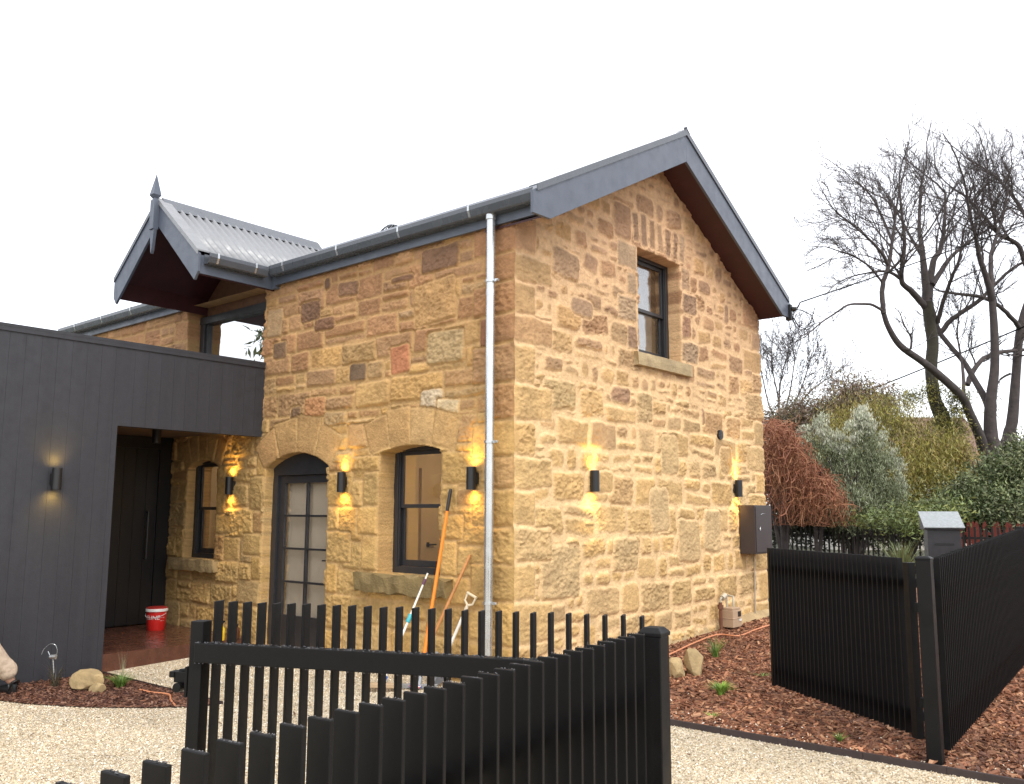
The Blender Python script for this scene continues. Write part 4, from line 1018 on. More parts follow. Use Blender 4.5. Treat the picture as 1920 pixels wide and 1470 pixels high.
# broom, orange pole, wooden handle, D-grip shovel
m_or = mat('orange_fibreglass', (.85, .23, .015), .35, var=.06, nscale=10); m_wood = mat('wood_handle', (.42, .19, .06), .6, var=.25, nscale=20); m_wht = mat('white_handle', (.70, .68, .62), .4, var=.1, nscale=20); m_teal = mat('teal_joint', (.05, .38, .42), .4)
m_steel = mat('tool_steel', (.35, .36, .37), .4, metal=.8, var=.25)
def P(x, y, Y): d = ray(x, y); return CAM+d*((Y-CAM[1])/d[1])
top = P(802, 1075, -.165); bot = on_ground(716, 1284, .06)
br_ = empty('broom', tuple(bot*(1, 1, 0)), 'white poled yard broom with teal joint leaning under the window sill', 'broom')
b = MB(); b.tube([bot, bot*.4+top*.6, top], [.013, .012, .009], 12); b.build('handle', m_wht, br_, smooth=True)
q = bot*.42+top*.58; dd = (top-bot)/np.linalg.norm(top-bot); b = MB(); b.tube([q-dd*.04, q+dd*.04], .022, 12); b.build('joint', m_teal, br_, .004, smooth=True)
b = MB(); b.tube([top-dd*.12, top-dd*.06], .0125, 12); b.build('grip_band', mat('plum_band', (.10, .03, .08), .5), br_)
b = MB(); b.tube([bot-dd*.03, bot+dd*.08], .024, 12); b.build('socket', mat('blue_socket', (.03, .12, .45), .4), br_)
hx = np.array((.80, .60, 0)); b = MB(); b.obox(bot+np.array((0, 0, -.005)), hx*.16, np.array((-.6, .8, 0))*.03, (0, 0, .02)); b.build('broom_head', mat('broom_wood', (.42, .30, .18), .7, var=.2), br_, .006)
b = MB()
for i in range(220):
    c = bot+hx*rnd.uniform(-.155, .155)+np.array((-.6, .8, 0))*rnd.uniform(-.026, .026); b.tube([c+np.array((0, 0, -.02)), c+np.array((rnd.gauss(0, .008), rnd.gauss(0, .008), -.062))], .0016, 3, False)
b.build('bristles', mat('bristle', (.30, .22, .14), .8), br_)
top = P(845, 917, -.06); bot = on_ground(785, 1293)
op = empty('long_pole', tuple(bot), 'tall orange pole with black grip leaning on stone beside the sash window', 'tool handle')
dd = (top-bot)/np.linalg.norm(top-bot); b = MB(); b.tube([bot+dd*.12, bot+dd*1.2, top-dd*.2], [.017, .0155, .0135], 14); b.build('shaft', m_or, op, smooth=True)
b = MB(); b.tube([top-dd*.215, top-dd*.2, top-dd*.03, top], [.014, .0165, .0165, .012], 14); b.build('grip', M['blackplain'], op, smooth=True)
b = MB(); b.tube([bot+dd*.02, bot+dd*.14], [.022, .018], 12); b.obox(bot+np.array((0, 0, .03)), np.array((.8, .6, 0))*.17, (0, 0, .02), np.array((-.6, .8, 0))*.006); b.build('tool_head', m_steel, op, .002)
top = P(882, 1040, -.05); bot = on_ground(768, 1290)
wp = empty('wooden_handled_rake', tuple(bot), 'bare wooden tool handle leaning on the wall right of the orange pole', 'tool handle')
dd = (top-bot)/np.linalg.norm(top-bot); b = MB(); b.tube([bot+dd*.03, bot+dd*.7, top-dd*.01, top], [.015, .0155, .0145, .008], 12); b.build('shaft', m_wood, wp, smooth=True)
b = MB(); hx = np.array((.9, .43, 0)); b.obox(bot+np.array((0, 0, .03)), hx*.17, (0, 0, .008), np.array((-.43, .9, 0))*.008)
for i in range(12): c = bot+hx*(-.165+.03*i)+np.array((0, 0, .03)); b.tube([c, c+np.array((.01, -.02, -.03))], .004, 5)
b.build('rake_head', m_steel, wp)
top = P(884, 1118, -.06); bot = on_ground(812, 1285)
sv = empty('shovel', tuple(bot), 'short white shafted shovel with a D grip leaning on stone near the downpipe', 'shovel')
dd = (top-bot)/np.linalg.norm(top-bot); lat = np.cross(dd, (0, 1, 0)); lat /= np.linalg.norm(lat)
b = MB(); b.tube([bot+dd*.25, top-dd*.10], .015, 12); b.build('shaft', m_wht, sv, smooth=True)
b = MB(); k_ = top-dd*.11
b.tube([k_-dd*.02, k_+dd*.02, k_+dd*.05-lat*.05, k_+dd*.125-lat*.055], [.017, .016, .010, .009], 8); b.tube([k_+dd*.02, k_+dd*.05+lat*.05, k_+dd*.125+lat*.055], [.012, .010, .009], 8); b.tube([k_+dd*.12-lat*.062, k_+dd*.12+lat*.062], .013, 10)
b.build('d_grip', mat('cream_plastic', (.66, .58, .42), .4), sv, smooth=True)
b = MB(); nb = np.cross(dd, lat)
for i in range(7):
    t0, t1 = i/7, (i+1)/7
    for s in (-1, 1):
        w = lambda t: .11 if t > .35 else .11*math.sqrt(max(.02, t/.35))
        b._add([bot+dd*.28*t0+nb*.0, bot+dd*.28*t0+lat*s*w(t0)+nb*.02, bot+dd*.28*t1, bot+dd*.28*t1+lat*s*w(t1)+nb*.02], [(0, 1, 3, 2)])
o = b.build('blade', m_steel, sv); so_ = o.modifiers.new('s', 'SOLIDIFY'); so_.thickness = .002
# wrapper, yellow bottle, brown jug
def crumple(name, c, r, cols, label, cat, seed):
    bm = bmesh.new(); bmesh.ops.create_icosphere(bm, subdivisions=3, radius=1); rr = np.random.RandomState(seed); pl_ = [(Vector(rr.normal(size=3)).normalized(), rr.uniform(.5, .85)) for _ in range(16)]
    for v in bm.verts:
        for n_, dd_ in pl_:
            k_ = v.co.dot(n_)
            if k_ > dd_: v.co -= n_*(k_-dd_)
        v.co = Vector((v.co.x*r[0], v.co.y*r[1], v.co.z*r[2]))+Vector(rr.normal(size=3))*r[2]*.05+Vector(c)
    me = bpy.data.meshes.new(name); bm.to_mesh(me); bm.free()
    for m_ in cols: me.materials.append(m_)
    for p in me.polygons: p.material_index = rr.randint(len(cols))
    o = bpy.data.objects.new(name, me); COL.objects.link(o); tag(o, label, cat); return o
g0 = on_ground(776, 1292); crumple('crumpled_wrapper', tuple(g0+np.array((0, 0, .03))), (.11, .08, .035), [mat('wrap_white', (.6, .55, .5), .5), mat('wrap_red', (.35, .06, .05), .5), mat('wrap_blue', (.05, .10, .3), .5)], 'crumpled colourful wrapper on gravel below the leaning tools', 'wrapper', 3)
d = ray(405, 1207); t = (.11-CAM[2])/d[2]; yp = CAM+d*t; yp = np.array((-3.99, -.42, .108))
yb = empty('spray_bottle', tuple(yp), 'yellow bottle standing on the deck edge, glimpsed between the gate slats', 'bottle')
m_y = mat('yellow_plastic', (.75, .50, .02), .4); b = MB(); b.lathe([(.035, 0), (.04, .01), (.04, .13), (.018, .16), (.016, .185)], yp, 20); b.build('bottle_body', m_y, yb, smooth=True)
b = MB(); b.lathe([(.018, .185), (.02, .19), (.02, .205), (.012, .21)], yp, 14); b.obox(yp+np.array((.02, 0, .212)), (.03, 0, 0), (0, .009, 0), (0, 0, .009)); b.build('cap', M['blackplain'], yb)
jp = np.array((-3.98, -.25, .108)); jb = empty('brown_jar', tuple(jp), 'small brown jar beside the yellow bottle on the deck edge', 'jar')
b = MB(); b.lathe([(.04, 0), (.052, .02), (.056, .07), (.05, .115), (.03, .135), (.03, .15)], jp, 22); b.build('jar_body', mat('brown_glaze', (.10, .035, .015), .25), jb, smooth=True)
b = MB(); b.lathe([(.034, .15), (.034, .166), (.001, .17)], jp, 18); b.build('jar_lid', M['frame'], jb)

# hoses
def cord(pts, r, m, label, name):
    P_ = [np.array(p) for p in pts]; out = []
    for i in range(len(P_)-1):
        a = P_[max(i-1, 0)]; b_ = P_[i]; c_ = P_[i+1]; d_ = P_[min(i+2, len(P_)-1)]
        for k_ in range(8):
            t = k_/8; out.append(.5*((2*b_)+(-a+c_)*t+(2*a-5*b_+4*c_-d_)*t*t+(-a+3*b_-3*c_+d_)*t**3))
    out.append(P_[-1]); q = MB(); q.tube(out, r, 7); tag(q.build(name, m, smooth=True), label, 'hose')
m_hose = mat('orange_pipe', (.62, .25, .12), .5, var=.1)
cord([on_ground(x, y, .022) for x, y in ((1225, 1240), (1262, 1224), (1300, 1206), (1345, 1190), (1385, 1192), (1418, 1180), (1452, 1170), (1500, 1160))], .009, m_hose, 'thin orange irrigation pipe along the mulch beside the gable wall', 'irrigation_pipe')
cord([on_ground(x, y, .022) for x, y in ((262, 1293), (285, 1298), (305, 1300), (318, 1303), (320, 1312), (328, 1322))], .008, m_hose, 'short orange pipe end poking out of the left mulch bed', 'irrigation_pipe')

# rocks
def rock(c, r, seed, label, rot=0):
    bm = bmesh.new(); bmesh.ops.create_icosphere(bm, subdivisions=4, radius=1); rr = np.random.RandomState(seed)
    pl_ = [(Vector(rr.normal(size=3)).normalized(), rr.uniform(.55, .86)) for _ in range(13)]
    for v in bm.verts:
        for n_, dd_ in pl_:
            k_ = v.co.dot(n_)
            if k_ > dd_: v.co -= n_*(k_-dd_)
        n1 = float(fbm(np.array(v.co.x*2.3+seed), np.array(v.co.y*2.3+v.co.z*1.7), seed, 4))
        v.co *= 1+.22*n1
        v.co = Matrix.Rotation(rot, 3, 'Z') @ Vector((v.co.x*r[0], v.co.y*r[1], v.co.z*r[2]))+Vector(c)
    me = bpy.data.meshes.new('rock'); bm.to_mesh(me); bm.free(); me.polygons.foreach_set('use_smooth', [True]*len(me.polygons))
    o = bpy.data.objects.new('rock', me); COL.objects.link(o); me.materials.append(M['rock']); tag(o, label, 'rock', 'garden rocks in the mulch beds')
    e_ = o.modifiers.new('es', 'EDGE_SPLIT'); e_.split_angle = math.radians(22)
rock(on_ground(166, 1296, .0)+np.array((0, 0, .085)), (.17, .14, .12), 5, 'large yellow brown rock on the left mulch bed beside the charcoal wall', .7)
rock(on_ground(182, 1300, .0)+np.array((0, 0, .035)), (.085, .06, .06), 8, 'small yellow rock in front of the large one on the left mulch bed', .4)
rock(on_ground(1303, 1266, .0)+np.array((0, 0, .11)), (.125, .11, .165), 12, 'upright yellowish rock in the mulch below the gable wall', .2)
rock(on_ground(1268, 1270, .0)+np.array((0, 0, .07)), (.09, .10, .11), 14, 'lower yellowish rock half hidden behind the front fence post', .9)

# ------------------------------------------------------------------ planting
def blades(c, n, h, spread, cols, seed, w=.005, droop=.5, lean=None):
    r = np.random.RandomState(seed); V, F, C = [], [], []
    for i in range(n):
        a = r.uniform(0, 2*PI); s = r.uniform(.15, 1)*spread; hh = h*r.uniform(.55, 1.1); d = np.array((math.cos(a), math.sin(a), 0)); q = np.array((-d[1], d[0], 0)); base = np.array(c)+d*r.uniform(0, spread*.18)
        ww = w*r.uniform(.6, 1.2); k0 = len(V); col = np.array(cols[r.randint(len(cols))])*r.uniform(.75, 1.25)
        for k_ in range(5):
            t = k_/4; p = base+d*s*(t**1.6)+np.array((0, 0, hh*(t-droop*.6*t**3)))
            V += [p-q*ww*(1-t*.9), p+q*ww*(1-t*.9)]; C += [col, col]
        F += [(k0+2*j, k0+2*j+1, k0+2*j+3, k0+2*j+2) for j in range(4)]
    return V, F, C
def tuft(x, y, n, h, sp, cols, seed, label, w=.005, droop=.5, name='grass_tuft', cat='grass tuft', stalk=False):
    p = on_ground(x, y); V, F, C = blades(p, n, h, sp, cols, seed, w, droop)
    o = link_mesh(name, np_mesh(name, V, F, C), M['leaf']); tag(o, label, cat, 'young plants in the mulch beds')
GRN = [(.10, .20, .03), (.14, .27, .04), (.20, .32, .07), (.08, .15, .03)]; LIM = [(.22, .38, .05), (.30, .45, .08), (.14, .28, .04)]
tuft(225, 1291, 230, .17, .20, GRN, 1, 'green spreading grass tuft right of the large rock at left', .004)
tuft(228, 1288, 14, .40, .07, [(.40, .38, .25), (.28, .30, .16)], 9, 'few pale tall seed stalks above the left grass tuft', .002, .2, 'seed_stalks', 'seed stalks')
tuft(1342, 1233, 60, .24, .20, GRN, 2, 'loose dark green grassy plant behind the upright rock', .005, .35)
tuft(1352, 1303, 260, .15, .15, LIM, 3, 'bright lime green feathery tuft in the middle of the mulch', .004, .6)
tuft(1335, 1348, 45, .06, .10, LIM, 4, 'tiny lime sprig near the steel edging, left of the open gate', .003, .5)
tuft(1430, 1270, 40, .05, .14, GRN, 5, 'faint green sprig beside the foot of the open gate', .003, .5)
tuft(1575, 1392, 60, .08, .09, GRN, 6, 'small green sprig in front of the open gate near the edging', .003, .4)
# wiry stems and small garden light against the charcoal wall
p = on_ground(97, 1290); gl_ = empty('garden_light', tuple(p), 'small silvery garden light on a thin stake by the charcoal wall', 'garden light')
b = MB(); b.tube([p, p+np.array((.02, .0, .14)), p+np.array((-.02, 0, .27))], .005, 6); b.build('stake', M['galv'], gl_)
b = MB(); c = p+np.array((-.02, 0, .28)); b.tube([c-_r*.028, c+_r*.028], [.02, .024], 14); b.tube([c+np.array((0, 0, .01))-_r*.03, c-_r*.05+np.array((0, 0, .05))], .004, 6); b.build('light_head', M['galv'], gl_, smooth=True)
b = MB(); b.tube(smooth_line([c+_r*.03, c+_r*.035+np.array((0, 0, .06)), c+_r*.01+np.array((0, 0, .11)), c-_r*.04+np.array((0, 0, .115)), c-_r*.09+np.array((0, 0, .07)), c-_r*.11+np.array((0, 0, .02))], 4), .0022, 6); b.build('wire', M['galv'], gl_, smooth=True)
V, F, C = blades(p+np.array((.02, .02, 0)), 46, .30, .22, [(.06, .06, .035), (.11, .10, .05), (.05, .035, .03)], 17, .003, .35)
tag(link_mesh('wiry_shrub', np_mesh('wiry_shrub', V, F, C), M['leaf']), 'sparse dark wiry shrub around the silvery garden light', 'shrub', 'young plants in the mulch beds')

# ------------------------------------------------------------------ trees and bushes beyond
def px(pts, d, dz=None):
    return [at(x, y, d+(dz[i] if dz else 0)) for i, (x, y) in enumerate(pts)]
def grow(tb, r, p, d, L, rad, depth, bias, out=None):
    """one branch of a bare tree, with its children"""
    n = 5 if depth > 0 else 4; pts = [p]; q = p; dd = d/np.linalg.norm(d)
    for i in range(n):
        dd = dd+r.normal(0, .17 if depth > 1 else .20, 3)+bias*.095; dd /= np.linalg.norm(dd); q = q+dd*L/n; pts.append(q)
    rr = [rad*(1-.55*i/n) for i in range(n+1)]
    tb.tube(pts, rr, 5 if depth > 1 else 3, False)
    if depth == 0: return
    nc = {3: 6, 2: 6, 1: 6}[depth]
    for k_ in range(nc):
        t = .22+.78*(k_+r.uniform(0, .8))/nc; i = min(int(t*n), n-1); s = pts[i]*(1-(t*n-i))+pts[i+1]*(t*n-i)
        ax = r.normal(0, 1, 3); ax -= ax @ dd*dd; ax /= np.linalg.norm(ax); base = pts[i+1]-pts[i]; base /= np.linalg.norm(base)
        an = r.uniform(.35, .95); nd = base*math.cos(an)+ax*math.sin(an)
        grow(tb, r, s, nd, L*r.uniform(.36, .60)*(1.1-.35*t), max(rr[i]*.5, TW), depth-1, bias)
TW = .0056; LK = .78
D = 24.0; PXM = D/FOC
def limb(tb, pts, ws, dz, seed, kids=0, L=2.4, depth=2, bias=(0, 0, 1), t0=.35, sides=10):
    P_ = smooth_line(px(pts, D, dz)); n = len(P_)
    wr = np.interp(np.linspace(0, 1, n), np.linspace(0, 1, len(ws)), ws)*PXM/2
    r = np.random.RandomState(seed)
    Pj = [p+r.normal(0, .012, 3)*min(1, w_*6) for p, w_ in zip(P_, wr)]
    tb.tube(Pj, list(wr), sides)
    kids = int(kids*1.2)
    for k_ in range(kids):
        t = t0+(1-t0)*(k_+r.uniform(.1, .9))/kids; i = min(int(t*(n-1)), n-2); base = P_[i+1]-P_[i]; base /= np.linalg.norm(base)
        ax = r.normal(0, 1, 3); ax -= ax @ base*base; ax /= np.linalg.norm(ax); an = r.uniform(.4, .9)
        grow(tb, r, P_[i], base*math.cos(an)+ax*math.sin(an), L*LK*r.uniform(.6, 1.1)*(1.2-.5*t), max(TW*1.6, wr[i]*.42), depth, np.array(bias, float))
    grow(tb, r, P_[-1], P_[-1]-P_[-3], L*.9*LK, wr[-1], depth, np.array(bias, float))

# tree one: the trunk with moss and climbing green at its foot
t1 = empty('bare_tree', tuple(at(1800, 1020, D)*(1, 1, 0)+np.array((0, 0, .27))), 'bare tree whose mossy lower trunk is wrapped in green, left of the dark trunks', 'tree', 'bare deciduous trees beyond the fences')
b = MB(); P_ = smooth_line(px([(1812, 1000), (1797, 914), (1787, 846), (1769, 789), (1752, 746), (1746, 689), (1749, 646), (1744, 610), (1738, 565)], D)); wr = np.interp(np.linspace(0, 1, len(P_)), [0, .25, .5, 1], [46, 34, 23, 19])*PXM/2
b.tube(P_, list(wr), 12); b.build('trunk', M['mossbark'], t1, smooth=True)
b = MB()
limb(b, [(1738, 568), (1731, 485), (1724, 430), (1726, 362), (1731, 330)], (17, 11, 7, 5, 3), [0, 0, .2, .4, .5], 1, 10, 2.6, 2)
limb(b, [(1735, 575), (1708, 545), (1690, 523), (1696, 458), (1691, 403), (1686, 350)], (13, 11, 9, 7, 5, 3), [0, -.3, -.6, -.9, -1, -1], 2, 12, 2.3, 2)
limb(b, [(1690, 523), (1663, 509), (1625, 512), (1592, 520)], (7, 5, 3, 2), [-.6, -.8, -1.2, -1.6], 3, 9, 1.7, 2, (-.5, 0, .5))
limb(b, [(1740, 560), (1750, 490), (1764, 466), (1772, 403), (1772, 362)], (16, 11, 9, 6, 4), [0, .3, .5, .8, 1], 4, 11, 2.5, 2)
limb(b, [(1748, 535), (1770, 500), (1788, 477), (1826, 447), (1860, 425)], (11, 9, 7, 5, 3), [0, .4, .8, 1.3, 1.7], 5, 9, 2.3, 2)
limb(b, [(1758, 605), (1770, 560), (1788, 512), (1799, 485), (1807, 430)], (9, 7, 6, 5, 3), [0, -.4, -.8, -1, -1.2], 6, 8, 1.9, 2)
limb(b, [(1731, 485), (1705, 440), (1680, 395), (1655, 370)], (7, 5, 4, 2.5), [.1, .6, 1.1, 1.5], 7, 10, 2.2, 2, (-.3, 0, .8))
b.build('crown', M['bark'], t1, smooth=True)
# tree two: dark trunk with several limbs, one swinging far left
t2 = empty('bare_tree', tuple(at(1872, 1020, D)*(1, 1, 0)+np.array((0, 0, .27))), 'dark bare tree dividing low, its longest limb bending far out to the left', 'tree', 'bare deciduous trees beyond the fences')
b = MB()
limbT = lambda pts, ws, dz: b.tube(smooth_line(px(pts, D, dz)), list(np.interp(np.linspace(0, 1, (len(pts)-1)*5+1), np.linspace(0, 1, len(ws)), ws)*PXM/2), 12)
limbT([(1885, 1000), (1874, 910), (1866, 865), (1858, 817), (1857, 760), (1865, 689), (1864, 617), (1860, 560)], (54, 50, 40, 25, 20, 16, 14, 12), [0]*8)
limbT([(1866, 880), (1846, 846), (1836, 815), (1818, 775), (1803, 743), (1757, 700), (1728, 677), (1688, 648), (1666, 614), (1657, 588)], (26, 21, 18, 16, 15, 14, 12, 11, 9, 8), [0, 0, -.2, -.5, -.7, -1.3, -1.7, -2.1, -2.3, -2.4])
limbT([(1858, 790), (1850, 754), (1828, 714), (1808, 680), (1786, 654), (1763, 626)], (16, 13, 11, 10, 9, 9), [0, .2, .5, .8, 1, 1.2])
b.build('trunk', M['bark'], t2, smooth=True)
b = MB()
limb(b, [(1657, 588), (1655, 566), (1655, 534), (1666, 498), (1674, 444), (1679, 403), (1684, 370)], (9, 8.5, 8, 7, 5, 4, 3), [-2.4]*7, 21, 15, 2.3, 2, (-.15, 0, .7), .4)
limb(b, [(1657, 584), (1636, 572), (1612, 570), (1590, 572), (1565, 588), (1541, 604), (1520, 622)], (5, 4.5, 4, 3.5, 3, 2.5, 2), [-2.4, -2.5, -2.6, -2.7, -2.8, -2.9, -3], 22, 7, 1.1, 1, (-.5, 0, -.1), .5)
limb(b, [(1666, 498), (1650, 470), (1620, 440), (1590, 415), (1570, 400)], (6, 5, 4, 3, 2.2), [-2.4, -2.6, -2.8, -3, -3.2], 23, 13, 1.9, 2, (-.5, 0, .6))
limb(b, [(1672, 450), (1655, 410), (1635, 370), (1612, 345)], (5, 4, 3, 2.2), [-2.4, -2.2, -2, -1.8], 24, 11, 1.8, 2, (-.4, 0, .8))
limb(b, [(1655, 530), (1630, 500), (1600, 480), (1570, 470)], (4, 3.5, 3, 2), [-2.4, -2.6, -2.8, -3], 25, 9, 1.5, 2, (-.6, 0, .1))
limb(b, [(1860, 562), (1851, 526), (1837, 485), (1829, 441), (1818, 403), (1812, 360)], (14, 11, 9, 7, 5, 4), [0, -.2, -.4, -.6, -.8, -1], 26, 14, 2.4, 2)
limb(b, [(1860, 560), (1858, 500), (1859, 477), (1867, 447), (1881, 403), (1890, 350)], (10, 9, 8, 6, 5, 3), [0, .3, .5, .8, 1, 1.2], 27, 12, 2.3, 2)
limb(b, [(1763, 626), (1780, 603), (1800, 588), (1837, 563), (1854, 545), (1894, 507), (1930, 485)], (10, 10, 9, 8, 7, 6, 5), [1.2, 1.2, 1.2, 1.3, 1.4, 1.5, 1.6], 28, 9, 1.6, 2)
limb(b, [(1763, 626), (1755, 600), (1748, 570)], (9, 6, 4), [1.2, 1.3, 1.4], 29, 5, 1.3, 2)
limb(b, [(1688, 650), (1706, 655), (1709, 635), (1702, 622)], (4, 4, 4, 3), [-2.1]*4, 30, 6, 1.1, 1)
limb(b, [(1807, 735), (1806, 700), (1800, 660), (1795, 620), (1802, 570)], (7, 6, 4, 3, 2), [0, .4, .8, 1, 1.2], 31, 12, 1.7, 2)
limb(b, [(1814, 722), (1822, 700), (1845, 672), (1880, 660), (1915, 657)], (10, 10, 9, 8, 7), [1, 1.2, 1.5, 1.8, 2], 32, 7, 1.5, 2)
b.build('crown', M['bark'], t2, smooth=True)
t3 = empty('bare_tree', tuple(at(1890, 1020, D+2)*(1, 1, 0)+np.array((0, 0, .27))), 'dark bare tree at the right picture edge leaning right', 'tree', 'bare deciduous trees beyond the fences')
b = MB(); limbT([(1876, 1000), (1880, 880), (1890, 815), (1898, 789), (1905, 703), (1911, 631), (1920, 589), (1935, 540), (1937, 495)], (18, 18, 20, 22, 17, 16, 15, 13, 11), [2]*9)
limbT([(1893, 800), (1873, 845), (1868, 890)], (9, 8, 7), [2, 2, 2]); limbT([(1915, 880), (1900, 820), (1898, 790)], (12, 15, 18), [2, 2, 2]); b.build('trunk', M['bark'], t3, smooth=True)
b = MB()
limb(b, [(1912, 615), (1903, 603), (1875, 575), (1840, 557), (1786, 550), (1760, 545)], (11, 9, 8, 7, 5, 3), [2, 1.6, 1.2, .9, .6, .4], 41, 9, 1.4, 2)
limb(b, [(1936, 520), (1922, 493), (1908, 458), (1873, 439), (1848, 409), (1813, 371), (1788, 354)], (11, 10, 9, 8, 6, 5, 3), [2, 1.9, 1.8, 1.7, 1.6, 1.5, 1.4], 42, 16, 2.3, 2)
limb(b, [(1940, 480), (1925, 410), (1881, 346), (1848, 318)], (10, 8, 6, 4), [2, 2, 2.2, 2.4], 43, 13, 2.2, 2)
limb(b, [(1938, 500), (1950, 440), (1945, 380), (1935, 330)], (12, 10, 7, 4), [2, 2, 2, 2], 44, 13, 2.4, 2)
limb(b, [(1895, 700), (1875, 712), (1866, 735), (1868, 760)], (5, 4, 4, 3), [2, 2.1, 2.1, 2.1], 45, 6, 1., 1)
limb(b, [(1870, 440), (1862, 400), (1856, 360), (1850, 300)], (6, 5, 4, 3), [1.7, 2, 2.2, 2.2], 46, 11, 2.0, 2)
b.build('crown', M['bark'], t3, smooth=True)
# thin bare tree behind the gable
TW = .009; LK = 1.0; D0 = D; D = 36.0; PXM = D/FOC
t4 = empty('bare_tree', tuple(at(1462, 1000, D)*(1, 1, 0)+np.array((0, 0, .27))), 'small thin bare tree just right of the gable wall, below the roof corner', 'tree', 'bare deciduous trees beyond the fences')
b = MB(); b.tube(px([(1462, 980), (1462, 860), (1460, 790)], D), [.12, .10, .09], 8); b.build('trunk', M['bark'], t4, smooth=True)
b = MB()
for i, pts in enumerate(([(1460, 790), (1458, 740), (1447, 690), (1446, 660)], [(1461, 800), (1463, 720), (1478, 660), (1482, 640)], [(1462, 800), (1480, 740), (1488, 690), (1490, 665)], [(1462, 810), (1495, 745), (1512, 700), (1520, 670)], [(1463, 800), (1505, 750), (1530, 725), (1560, 705)], [(1460, 800), (1442, 760), (1428, 700), (1424, 680)])):
    limb(b, pts, (3.6, 2.8, 2.0, 1.3), [0, .3, .6, .8], 60+i, 8, 1.9, 2, (0, 0, 1), .3, 6)
b.build('crown', M['bark'], t4, smooth=True)
TW = .0075; D = D0; PXM = D/FOC

def leaves(seed, blobs, n, size, cols, aspect=.4, ncl=60, spread=.35, up=0., hang=0., hollow=.55):
    r = np.random.RandomState(seed); w = np.array([b_[2] for b_ in blobs], float); w /= w.sum()
    per = n//ncl; V, F, C = [], [], []
    for c in range(ncl):
        k_ = r.choice(len(blobs), p=w); ctr, rad = np.array(blobs[k_][0]), np.array(blobs[k_][1])
        v = r.normal(size=3); v /= np.linalg.norm(v); rr = r.uniform(hollow, 1)**.6; cc = ctr+v*rr*rad
        if cc[2] < .2: cc[2] = r.uniform(.2, .8)
        sp = spread*r.uniform(.6, 1.4); base = np.array(cols[r.randint(len(cols))])*r.uniform(.7, 1.35)
        m = per; pos = cc+r.normal(0, sp, (m, 3))*np.array((1, 1, .75 if not hang else 1.3))
        dr_ = r.normal(size=(m, 3))+np.array((0, 0, up*2-hang*2)); dr_ /= np.linalg.norm(dr_, axis=1)[:, None]
        sd = np.cross(dr_, r.normal(size=(m, 3))); sd /= np.linalg.norm(sd, axis=1)[:, None]
        s = size*r.uniform(.6, 1.4, (m, 1)); a = pos; b2 = pos+dr_*s*.5+sd*s*aspect*.5; c2 = pos+dr_*s; d2 = pos+dr_*s*.5-sd*s*aspect*.5
        k0 = sum(len(x) for x in V); V.append(np.stack([a, b2, c2, d2], 1).reshape(-1, 3)); F.append(np.arange(m*4).reshape(m, 4)+k0)
        C.append(np.repeat(base[None]*r.uniform(.75, 1.3, (m, 1)), 4, 0))
    return np.vstack(V), np.vstack(F), np.vstack(C)
def bush(name, label, cat, foot, parts, stems, group=None, sm='bark'):
    e_ = empty(name, foot, label, cat, group)
    for nm, args in parts:
        V, F, C = leaves(**args); link_mesh(nm, np_mesh(nm, V, F, C), M['leaf'], e_)
    b_ = MB(); r = np.random.RandomState(len(label))
    for s in stems: b_.tube(smooth_line([np.array(p) for p in s], 4), list(np.linspace(.05, .012, (len(s)-1)*4+1)), 6)
    if stems: b_.build('branches', M[sm], e_, smooth=True)
    return e_
def bl(x, y, d, rx, ry, rd=None):
    """blob centred on picture point at distance d, radii given in picture pixels"""
    k_ = d/FOC; return (at(x, y, d), (rx*k_, (rd or rx)*k_, ry*k_), rx*ry)
def stemset(x, y0, y1, d, n, spread, seed):
    r = np.random.RandomState(seed); g0_ = at(x, y0, d); out = []
    for i in range(n):
        t_ = at(x+r.uniform(-spread, spread), y1+r.uniform(-20, 40), d+r.uniform(-.6, .6)); out.append([(g0_[0], g0_[1], .2), tuple(g0_*.5+t_*.5+r.normal(0, .15, 3)), tuple(t_)])
    return out
OLV = [(.18, .205, .115), (.235, .26, .16), (.14, .165, .085), (.29, .31, .21), (.115, .14, .065)]
YGR = [(.21, .18, .035), (.27, .225, .045), (.16, .15, .035), (.22, .155, .045), (.31, .29, .06)]
BRN = [(.22, .155, .10), (.27, .19, .13), (.15, .12, .065), (.18, .12, .08), (.13, .12, .05)]
DGR = [(.08, .11, .04), (.11, .14, .055), (.15, .175, .075), (.19, .20, .10), (.055, .08, .03)]
G2 = 'bushes and small trees beyond the back fence'
bush('olive_bush', 'grey green feathery bush with pale upright tips between the red twigs and yellow foliage', 'bush', tuple(at(1600, 1000, 20.5)*(1, 1, 0)+np.array((0, 0, .27))),
     [('foliage', dict(seed=1, blobs=[bl(1600, 905, 20.5, 60, 45), bl(1622, 860, 20.5, 26, 48), bl(1540, 860, 20.7, 34, 30), bl(1575, 868, 20.6, 25, 34), bl(1655, 890, 20.4, 26, 42), bl(1600, 960, 20.2, 85, 40), bl(1680, 935, 20.3, 18, 30), bl(1520, 840, 20.7, 12, 26)], n=30000, size=.075, cols=OLV[:3]+OLV[4:], aspect=.22, ncl=420, spread=.12, up=1.1)),
      ('shoot_tips', dict(seed=2, blobs=[bl(x_, y_, 20.5, 9, 24) for x_, y_ in ((1508, 822), (1533, 806), (1556, 828), (1578, 835), (1598, 812), (1620, 784), (1632, 802), (1652, 832), (1668, 856), (1684, 885), (1610, 800), (1545, 800), (1690, 915))], n=9000, size=.07, cols=[(.40, .42, .31), (.48, .49, .39), (.32, .34, .23)], aspect=.25, ncl=150, spread=.06, up=2.2))],
     stemset(1600, 1000, 870, 20.5, 9, 60, 5), G2)
bush('weeping_shrub', 'weeping leafless shrub of rusty red twigs against the corner of the gable', 'bush', tuple(at(1490, 1000, 20)*(1, 1, 0)+np.array((0, 0, .27))), [], [], G2)
